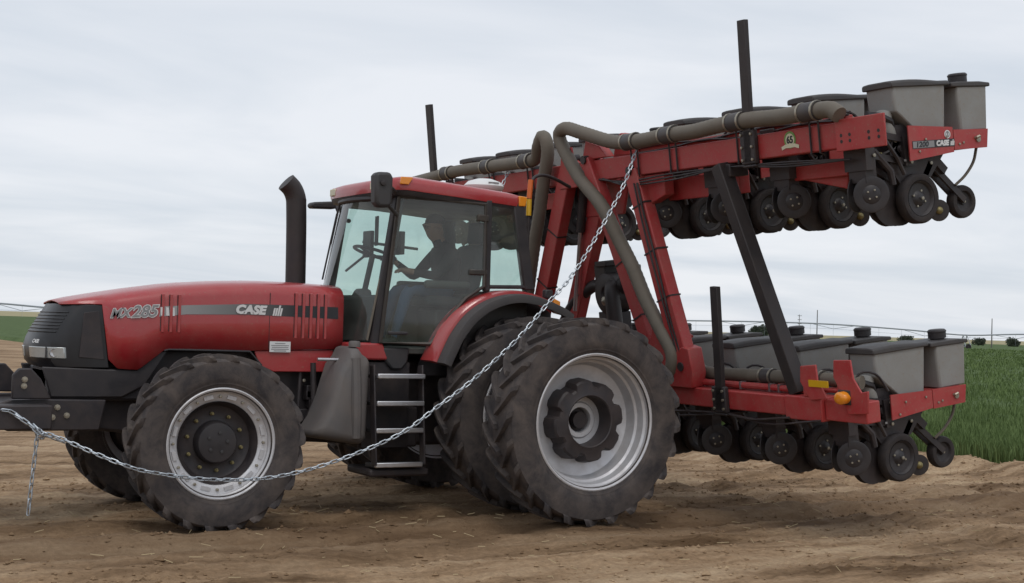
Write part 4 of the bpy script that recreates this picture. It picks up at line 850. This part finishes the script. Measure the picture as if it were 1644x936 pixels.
def sleeve(y, z, r_=.084, x=hx, l=.11, strap=True, zb=2.41):
    mb = MB('hose_clamp'); mb.lathe([(-l, r_ * .9), (-l, r_), (l, r_), (l, r_ * .9)], (x, y, z), 'y', 18); o = mb.build('hose_sleeve', PL)
    for s_ in (-1, 1):
        mb = MB('zinc'); mb.lathe([(-.012, r_ + .001), (-.012, r_ + .005), (.012, r_ + .005), (.012, r_ + .001)], (x, y + s_ * (l - .02), z), 'y', 16); mb.build('band_clamp', o)
        if strap:
            mb = MB('black_metal'); yy = y + s_ * .055; mb.tube([(-.42, yy, z + .07), (-.385, yy, z + .085), (-.385, yy, zb), (-.44, yy, zb - .02)], .010, 6); mb.build('u_bolt', o)
for y, z in ((.93, 2.772), (1.58, 2.776), (2.62, 2.787), (3.60, 2.767)): sleeve(y, z)
for y, z in ((-1.15, 2.752), (-2.05, 2.762), (-3.1, 2.766)): sleeve(y, z)
sleeve(2.45, .416, .072, -.62, .09, False); sleeve(3.12, .424, .072, -.62, .09, False)
# ---- thin hydraulic and vacuum lines clipped along the bars and arms
def line(pts, r_=.011, mt='black_metal', nm='hydraulic_line'):
    mb = MB(mt); mb.tube(spline(pts, .05), r_, 6); return mb.build(nm, PL, smooth=60)
for dz_, x_ in ((.02, -.595), (.05, -.60), (.085, -.62)):
    line([(x_, .3, 2.66 + dz_)] + [(x_, .3 + .5 * i, 2.655 + dz_ + .02 * math.sin(i * 2.1 + dz_ * 90)) for i in range(1, 8)])
for k_ in range(3):
    line([(-.385, .2 + .06 * k_, 2.44), (-.37, .8, 2.38 - .02 * k_), (-.37, 1.6, 2.40 - .03 * k_), (-.38, 2.4, 2.39), (-.40, 3.2, 2.37 - .02 * k_), (-.5, 3.9, 2.33)], .009)
line([(-.34, 1.0, 2.35), (-.34, 1.08, 2.0), (-.345, 1.22, 1.5), (-.345, 1.36, .95), (-.37, 1.50, .5)], .012); line([(-.335, .95, 2.35), (-.335, 1.05, 1.9), (-.34, 1.2, 1.35), (-.345, 1.33, .9), (-.37, 1.44, .5)], .010)
for i in range(5):
    y = .55 + .75 * i; line([(-.62, y, 2.62), (-.66, y + .05, 2.75), (-.78, y + .12, 2.72), (-.88, y + .16, 2.55), (-.92, y + .18, 2.45)], .013)
for i in range(6):
    y = 1.05 + .5 * i; line([(-.62, y, .33), (-.68, y + .04, .48), (-.82, y + .10, .46), (-.92, y + .13, .30)], .012)
line([(-.36, 3.0, .10), (-.36, 2.5, .05), (-.38, 2.0, .07), (-.40, 1.2, .04)], .012); line([(-.37, 3.4, .10), (-.37, 2.7, .02), (-.38, 2.1, .06), (-.40, 1.3, .0)], .010)
line([(-.9, .45, .70), (-.88, .55, .80), (-.88, .75, .82), (-.9, .95, .72)], .016, 'red_frame', 'red_hose'); line([(-1.3, .32, .66), (-1.2, .4, .85), (-1.1, .6, .80), (-1.0, .75, .66)], .016, 'red_frame', 'red_hose')
# straps and bolted plates on the arms
for a, c_, w_, fs_ in (((-.42, .86, 2.48), (-.42, 1.46, .50), .222, (.18, .42, .66)), ((-.40, .07, 2.66), (-.42, 1.02, .42), .17, (.5, .75)), ((-.42, -.30, 2.70), (-.42, -1.55, .45), .222, (.35, .6))):
    for f in fs_:
        p_ = Vector(a).lerp(Vector(c_), f); d_ = (Vector(c_) - Vector(a)).normalized(); mb = MB('steel_brown'); mb.beam(p_ - d_ * .008, p_ + d_ * .008, .142, w_ + .012, up=(0, 1, 0)); mb.build('strap', PL)
# ---- blower
mb = MB('steel_brown'); mb.lathe([(-.12, .0), (-.12, .20), (-.10, .23), (.10, .23), (.12, .20), (.12, .08), (.10, .07), (.10, 0)], (-.70, -.12, 1.20), 'x', 28); mb.box(-.80, -.60, -.33, -.12, 1.20, 1.52); mb.box(-.83, -.57, -.27, -.05, 1.5, 1.56)
mb.tube([(-.70, -.12, 1.22), (-.70, .14, 1.30), (-.70, .22, 1.45)], [.11, .10, .09], 14); mb.lathe([(1.44, .12), (1.5, .12), (1.5, .02)], (-.70, .22, 0), 'z', 16); blo = mb.build('blower', PL, bevel=.01)
mb = MB('black_metal'); mb.box(-.78, -.62, -.35, .05, .60, 1.0); mb.box(-.8, -.6, -.15, .0, .3, .7); mb.build('blower_mount', blo, bevel=.01)
mb = MB('steel_brown'); mb.tube(spline([(-.70, -.30, 1.28), (-.68, -.48, 1.285), (-.66, -.70, 1.19), (-.64, -.95, 1.02), (-.62, -1.2, .75)], .04), .068, 14); mb.tube(spline([(-.66, -.05, 1.30), (-.58, .02, 1.25), (-.56, .05, 1.05), (-.56, .06, .8)], .04), .085, 14); mb.build('blower_duct', blo, smooth=50)
mb = MB('zinc'); mb.lathe([(0, .05), (.02, .05), (.03, .03), (.05, 0)], (-.56, -.1, 1.13), 'x', 10); mb.build('blower_pulley', blo)

# ---- row units
G = {}
mb = MB('black_metal')
mb.box(-.69, -.585, -.13, .13, -.06, .30)
for y in (-.11, .11):
    mb.beam((-.66, y, .25), (-1.08, y, .17), .035, .055); mb.beam((-.66, y, .06), (-1.08, y, -.02), .035, .055)
mb.prism([(-1.02, .24), (-1.16, .24), (-1.50, .04), (-1.56, -.07), (-1.27, -.12), (-1.22, -.42), (-1.08, -.44), (-1.0, -.12)], -.055, .055, 'xz')
mb.prism([(-1.0, .20), (-1.12, .20), (-1.14, -.05), (-1.02, -.05)], -.15, .15, 'xz')
for y in (-.085, .085): mb.beam((-1.36, y, -.04), (-1.15, y, -.335), .03, .06)
for y in (-.045, .045): mb.beam((-1.42, y, -.05), (-1.80, y * .9, -.39), .025, .055)
for y in (-.09, .09): mb.lathe([(-.006, 0), (-.006, .195), (.006, .195), (.006, 0)], (-1.03, y * .25, -.36), 'y', 30)
mb.beam((-.64, .04, -.05), (-.64, .04, -.26), .05, .04, up=(1, 0, 0)); mb.beam((-.64, -.04, -.05), (-.64, -.04, -.26), .05, .04, up=(1, 0, 0))
mb.beam((-.70, .02, -.02), (-.98, .02, -.18), .06, .05); mb.tube([(-.72, .0, .16), (-.80, .06, .05), (-.95, .09, .10), (-1.05, .06, .22)], .016, 6); mb.tube([(-.75, -.05, .28), (-.9, .02, .30), (-1.0, .05, .2)], .014, 6)
mb.tube([(-.95, .0, .36), (-.90, .0, .20), (-1.02, .0, .10)], .05, 10)
mb.prism([(-.98, .30), (-1.10, .30), (-1.22, .18), (-1.50, .16), (-1.55, .06), (-1.35, -.16), (-1.0, -.22), (-.88, -.05), (-.90, .12)], -.16, .10, 'xz')
for y in (-.03, .03): mb.lathe([(-.005, 0), (-.005, .205), (.005, .205), (.005, 0)], (-.93, y, -.345), 'y', 30)
mb.box(-.72, -.60, -.10, .10, -.16, -.06); mb.tube([(-.60, .12, .27), (-.78, .15, .20), (-.92, .15, .02), (-1.0, .14, -.12)], .018, 6); mb.tube([(-.62, -.14, .2), (-.80, -.16, .05), (-.98, -.15, .1)], .022, 6); mb.tube([(-.70, .10, .10), (-.86, .12, -.08), (-.88, .12, -.2)], .03, 8)
mb.beam((-1.30, .07, .12), (-1.55, .07, -.12), .04, .07); mb.tube([(-1.25, 0, .02), (-1.60, 0, -.14)], .03, 8)
G['frame'] = mb.mesh('row_unit')
mb = MB('hopper_grey'); Hp = [(-.915, .632), (-1.545, .626), (-1.50, .205), (-1.19, .21), (-.985, .375), (-.93, .415)]
def hring(y, k_):
    cx = -1.22; return [(cx + (x - cx) * k_, y, z) for x, z in Hp]
mb.loft([hring(-.160, .95), hring(-.145, .99), hring(-.12, 1), hring(.12, 1), hring(.145, .99), hring(.160, .95)]); G['hopper'] = mb.mesh('hopper', 30)
mb = MB('lid_grey'); lz = lambda x: .662 + .020 * max(0, 1 - ((x + 1.12) / .30) ** 2)
def lring(y, o_): xs = [-.895, -.95, -1.03, -1.12, -1.21, -1.30, -1.45, -1.575]; return [(x, y, .626 - .012) for x in xs] + [(x, y, lz(x) - o_) for x in xs[::-1]]
mb.loft([lring(-.178, .02), lring(-.165, .006), lring(-.10, 0), lring(.10, 0), lring(.165, .006), lring(.178, .02)]); G['hopper_lid'] = mb.mesh('hopper_lid', 30)
mb = MB('hopper_grey'); Ib = [(-1.67, .598), (-2.05, .594), (-2.02, .215), (-1.68, .215)]
mb.loft([[(x + .02 * (-1 if x < -1.8 else 1) * -1 * q, y, z) for x, z in Ib] for y, q in ((-.165, .9), (-.15, .2), (-.12, 0), (.12, 0), (.15, .2), (.165, .9))]); G['chemical_box'] = mb.mesh('chemical_box', 30)
mb = MB('lid_grey'); mb.prism([(-1.60, .596), (-2.075, .588), (-2.075, .622), (-1.95, .636), (-1.68, .640), (-1.60, .636)], -.178, .178, 'xz'); G['box_lid'] = mb.mesh('box_lid', 30)
mb = MB('black_plastic'); mb.lathe([(.630, .062), (.645, .065), (.650, .082), (.70, .082), (.705, .086), (.715, .086), (.728, .072), (.732, 0)], (-1.87, 0, 0), 'z', 18); G['box_cap'] = mb.mesh('box_cap')
def shield(y): 
    mb = MB('red_frame'); mb.prism([(-1.03, .245), (-1.535, .222), (-1.535, .060), (-1.03, .020)], y - .006, y + .006, 'xz'); a = mb.mesh('side_shield')
    mb = MB('red_frame'); mb.prism([(-1.54, .226), (-1.965, .216), (-1.94, .055), (-1.54, .052)], y - .009, y + .009, 'xz')
    if y > 0: mb.box(-1.94, -1.55, -.19, .19, .185, .208); mb.box(-1.955, -1.94, -.195, .195, .06, .21)
    b_ = mb.mesh('rear_shield'); return a, b_
G['sl'], G['rl'] = shield(.205); G['sr'], G['rr'] = shield(-.205)
for k_, y in (('ul', .205), ('ur', -.205)):
    mb = MB('red_frame'); mb.prism([(-1.01, .285), (-1.535, .250), (-1.535, .035), (-1.01, -.015)], y - .006, y + .006, 'xz'); G[k_] = mb.mesh('side_shield')
mb = MB('small_rubber'); mb.lathe([(.048, .155), (.055, .180), (.052, .202), (.035, .216), (-.035, .216), (-.052, .202), (-.055, .172), (-.048, .150)], n=36)
mb.use('black_plastic'); mb.lathe([(.048, .151), (.040, .140), (.022, .13), (.016, .07), (.03, .055), (.04, .04), (.042, 0)], n=24); mb.lathe([(-.048, .151), (-.03, .13), (-.03, 0)], n=24)
for a in range(4): mb.use('zinc').lathe([(.018, .010), (.030, .010), (.031, 0)], (.07 * math.cos(a * 1.57 + .4), 0, .07 * math.sin(a * 1.57 + .4)), 'y', 6)
G['gauge_wheel'] = mb.mesh('gauge_wheel', 40)
mb = MB('small_rubber'); mb.lathe([(.042, .095), (.046, .118), (.042, .138), (.02, .147), (-.02, .147), (-.042, .138), (-.046, .118), (-.042, .095)], n=32)
mb.use('black_plastic'); mb.lathe([(.042, .096), (.02, .085), (.012, .03), (.03, .025), (.03, 0)], n=20); mb.lathe([(-.042, .096), (-.02, .085), (-.012, .03), (-.02, 0)], n=20); mb.use('zinc').lathe([(.03, .014), (.045, .013), (.047, 0)], n=6); G['press_wheel'] = mb.mesh('press_wheel', 40)
mb = MB('steel_brown'); mb.lathe([(.004, 0), (.006, .05), (.002, .095), (-.002, .095), (-.006, .05), (-.02, 0)], n=24); mb.use('gold_zinc').lathe([(.004, .034), (.018, .032), (.028, .022), (.034, 0)], n=14); G['closing_disc'] = mb.mesh('closing_disc', 40)
mb = MB('black_plastic'); mb.lathe([(.004, .150), (.0, .154), (-.006, .150), (-.012, .06), (-.02, 0)], n=32); mb.lathe([(.004, .150), (.008, .130), (.004, .080), (.014, .068), (.018, .02), (.018, 0)], n=32)
for a in range(4): mb.use('zinc').lathe([(.014, .009), (.026, .009), (.027, 0)], (.042 * math.cos(a * 1.57 + .6), 0, .042 * math.sin(a * 1.57 + .6)), 'y', 6)
G['coulter_disc'] = mb.mesh('coulter_disc', 40)
mb = MB('hose'); mb.tube(spline([(-1.93, .10, .06), (-1.88, .10, -.06), (-1.78, .09, -.17), (-1.68, .06, -.25)], .03), .013, 8); G['feed_tube'] = mb.mesh('feed_tube')
mb = MB('gold_zinc'); P = []
for i in range(60): a = i * .9; q = i / 59; P.append((-.80 - .20 * q, .05 + .028 * math.cos(a), .06 - .05 * q + .028 * math.sin(a)))
mb.tube(P, .007, 5); mb.box(-1.02, -.96, .055, .10, .0, .05); G['down_spring'] = mb.mesh('down_spring')
mb = MB('hopper_grey'); mb.tube([(-.93, .03, .41), (-.90, .04, .34), (-.93, .05, .24), (-.98, .05, .15)], [.07, .075, .07, .05], 14); mb.use('black_plastic'); mb.lathe([(-.075, .0), (-.075, .10), (-.05, .125), (.05, .125), (.07, .10), (.07, .04), (.09, .03), (.09, 0)], (-1.02, .03, .10), 'y', 22); mb.tube([(-1.0, .05, .22), (-.92, .10, .34), (-.80, .12, .38), (-.66, .1, .40)], .03, 8); G['seed_meter'] = mb.mesh('seed_meter')
mb = MB('zinc')
for x, y, z in ((-1.07, .16, .17), (-1.07, .16, -.02), (-.67, .135, .25), (-.67, .135, .06), (-1.36, .10, -.04), (-1.15, .175, -.335), (-1.45, .06, -.06), (-1.2, .062, .1), (-.9, .10, -.12)):
    mb.lathe([(0, .016), (.012, .016), (.014, 0)], (x, y, z), 'y', 6)
for x, z in ((-1.20, .16), (-1.45, .17), (-1.60, .10), (-1.65, .11), (-1.12, .06)): mb.lathe([(0, .011), (.008, .011), (.01, 0)], (x, .2145, z), 'y', 6)
mb.use('decal_grey').box(-1.02, -.995, .152, .156, -.012, .006); G['bolt_set'] = mb.mesh('fasteners')
mb = MB('zinc'); mb.tube([(-1.80, .2145, .145), (-1.80, .235, .145), (-1.83, .24, .155)], .014, 6); mb.lathe([(.214, .026), (.226, .026), (.228, 0)], (-1.83, 0, .13), 'y', 10); G['latch'] = mb.mesh('latch')
tiltz = lambda a: (0, 0, R(a))
def row_unit(y, dz, dx, upper):
    u = link('row_unit', G['frame'], PL); u.location = (dx, y, dz)
    for nm, key, loc, rot in (('hopper', 'hopper', (0, 0, 0), 0), ('hopper_lid', 'hopper_lid', (0, 0, 0), 0), ('chemical_box', 'chemical_box', (0, 0, 0), 0), ('box_lid', 'box_lid', (0, 0, 0), 0), ('box_cap', 'box_cap', (0, 0, 0), 0),
                              ('side_shield', 'ul' if upper else 'sl', (0, 0, 0), 0), ('side_shield', 'ur' if upper else 'sr', (0, 0, 0), 0), ('rear_shield', 'rl', (0, 0, 0), 0), ('rear_shield', 'rr', (0, 0, 0), 0),
                              ('gauge_wheel', 'gauge_wheel', (-1.15, .118, -.335), 0), ('gauge_wheel', 'gauge_wheel', (-1.15, -.118, -.335), 180), ('press_wheel', 'press_wheel', (-1.80, .0, -.40), 0),
                              ('closing_disc', 'closing_disc', (-1.43, .085, -.455), -22), ('closing_disc', 'closing_disc', (-1.43, -.085, -.455), 202), ('coulter_disc', 'coulter_disc', (-.64, .105, -.265), -27), ('coulter_disc', 'coulter_disc', (-.66, -.10, -.255), 200),
                              ('feed_tube', 'feed_tube', (0, 0, 0), 0), ('down_spring', 'down_spring', (0, 0, 0), 0), ('seed_meter', 'seed_meter', (0, 0, 0), 0), ('fasteners', 'bolt_set', (0, 0, 0), 0), ('latch', 'latch', (0, 0, 0), 0)):
        c_ = link(nm, G[key], u); c_.location = loc; c_.rotation_euler = (0, 0, R(rot))
        if key == 'bolt_set': c_['kind'] = 'stuff'
        if key == 'hopper': c_.modifiers.new('b', 'BEVEL').width = .02; c_.modifiers['b'].segments = 2
        if key in ('hopper_lid', 'box_lid', 'chemical_box'): c_.modifiers.new('b', 'BEVEL').width = .010; c_.modifiers['b'].segments = 2
    return u
low = [row_unit(3.38 - .965 * i, 0, 0, False) for i in range(8)]
upn = [row_unit(3.89 - .965 * i, 2.285, .04, True) for i in range(4)]
upf = [row_unit(-.635 - .965 * i, 2.285, .04, True) for i in range(4)] 
# lettering on the nearest upper shield
u0 = upn[0]; mb = MB('decal_black'); mb.box(-1.545, -1.045, .2125, .2145, .085, .150); pt = mb.build('name_panel', u0)
mb = MB('decal_grey'); mb.box(-1.30, -1.050, .2148, .2152, .090, .145); mb.build('number_panel', pt)
text('number_lettering', '1200', .062, (-1.155, .2162, .1165), (-1, 0, 0), (0, 0, 1), 'decal_black', pt, .15, .002, 1.2)
text('maker_lettering', 'CASE', .060, (-1.395, .2162, .1165), (-1, 0, 0), (0, 0, 1), 'decal_white', pt, .15, .004, 1.05)
ih_mark(-1.488, .2158, .093, .050, pt)
mb = MB('decal_white'); mb.lathe([(.2125, .036), (.2145, .036), (.2145, 0)], (-1.465, 0, .19), 'y', 20); pr = mb.build('round_decal', u0)
mb = MB('decal_grey'); mb.lathe([(.2148, .026), (.2152, .026), (.2152, .018), (.2148, .018)], (-1.465, 0, .19), 'y', 16); mb.box(-1.472, -1.458, .2148, .2152, .166, .214); mb.build('round_print', pr)
# 65 badge on the wing bar
mb = MB('decal_green'); mb.lathe([(-.3985, .075), (-.3965, .075), (-.3965, 0)], (0, 3.27, 2.558), 'x', 28); bd = mb.build('anniversary_badge', upbar)
mb = MB('decal_cream'); mb.lathe([(-.3962, .056), (-.3958, .056), (-.3958, 0)], (0, 3.27, 2.558), 'x', 24); mb.prism([(3.16, 2.475), (3.21, 2.49), (3.33, 2.49), (3.38, 2.475), (3.385, 2.505), (3.33, 2.522), (3.21, 2.522), (3.155, 2.505)], -.3957, -.3952, 'yz'); mb.build('badge_face', bd)
text('badge_lettering', '65', .085, (-.3950, 3.27, 2.556), (0, 1, 0), (0, 0, 1), 'decal_black', bd, 0, .004, 1.0)

# ================================================================== hydraulic lines with coloured sleeves behind the cab
mb = MB('black_metal'); mb.tube(spline([(-.45, .10, 1.5), (-.42, .20, 2.2), (-.40, .235, 2.95), (-.42, .23, 3.26), (-.55, .18, 3.36), (-.8, .05, 3.36), (-1.1, -.1, 3.30)], .05), .018, 8); hh = mb.build('hydraulic_hose', TR)
mb = MB('yellow'); mb.tube([(-.40, .238, 2.93), (-.402, .236, 3.10)], .028, 8); mb.build('hose_sleeve', hh)
mb = MB('orange_strap'); mb.tube([(-.402, .236, 3.105), (-.42, .228, 3.30)], .028, 8); mb.build('hose_sleeve', hh)

# ================================================================== chains
def link_mesh():
    mb = MB('chain_metal'); P = []; hl, hw = .0235, .0150
    for i in range(14):
        a = 2 * math.pi * i / 14; P.append((math.cos(a) * hw + (hl if math.cos(a) > 0 else -hl), math.sin(a) * hw, 0))
    mb.tube(P, .0058, 6, closed=True); return mb.mesh('link', 60)
LM = link_mesh()
def lay(root, pts, nm='link', flip=0):
    P = spline(pts, .058); o = Vector(root.location)
    for i in range(len(P) - 1):
        d = (P[i + 1] - P[i]).normalized(); a = d.cross(Vector((0, 0, 1))); a = a.normalized() if a.length > .05 else d.orthogonal().normalized(); b_ = a.cross(d)
        ang = (i % 2) * math.pi / 2 + R(38) + .15 * math.sin(i * 1.7); y_ = a * math.cos(ang) + b_ * math.sin(ang); z_ = d.cross(y_)
        M_ = Matrix((d, y_, z_)).transposed().to_4x4(); M_.translation = (P[i] + P[i + 1]) / 2 - o
        c_ = link(nm, LM, root); c_.matrix_basis = M_
CH = [(4.80, .80, .995), (4.716, .80, .974), (4.531, .86, .837), (4.366, 1.02, .772), (4.157, 1.2, .675), (3.963, 1.335, .593), (3.736, 1.345, .524), (3.214, 1.345, .449), (2.674, 1.35, .456), (2.114, 1.36, .582), (1.536, 1.38, .803), (1.179, 1.39, 1.039), (.812, 1.4, 1.299), (.366, 1.4, 1.671), (.042, 1.37, 2.0), (-.289, 1.3, 2.308), (-.626, 1.2, 2.72), (-.984, 1.08, 3.211), (-1.196, .985, 3.60)]
cn = empty('chain', (4.716, .80, .974)); lay(cn, CH)
lay(cn, [(4.535, .885, .82), (4.547, .88, .637), (4.567, .88, .386), (4.583, .88, .155)])
lay(cn, [(4.70, .825, .95), (4.60, .87, .885), (4.52, .90, .80)]); lay(cn, [(4.56, .86, .88), (4.52, .91, .83), (4.48, .89, .77), (4.53, .88, .80)])
tag(cn, 'shiny steel chain sagging from the raised planter bar past the wheels to the front bumper', 'chain', 'tie chains')
cf = empty('chain', (4.70, -.82, .974)); F_ = [(x, -y if x > .5 else -(y + (1.62 - y) * (.5 - x) / 1.72 * (1 if x < .5 else 0)), z) for x, y, z in CH]
lay(cf, F_); tag(cf, 'short piece of steel chain showing above the cab roof on the far side', 'chain', 'tie chains')
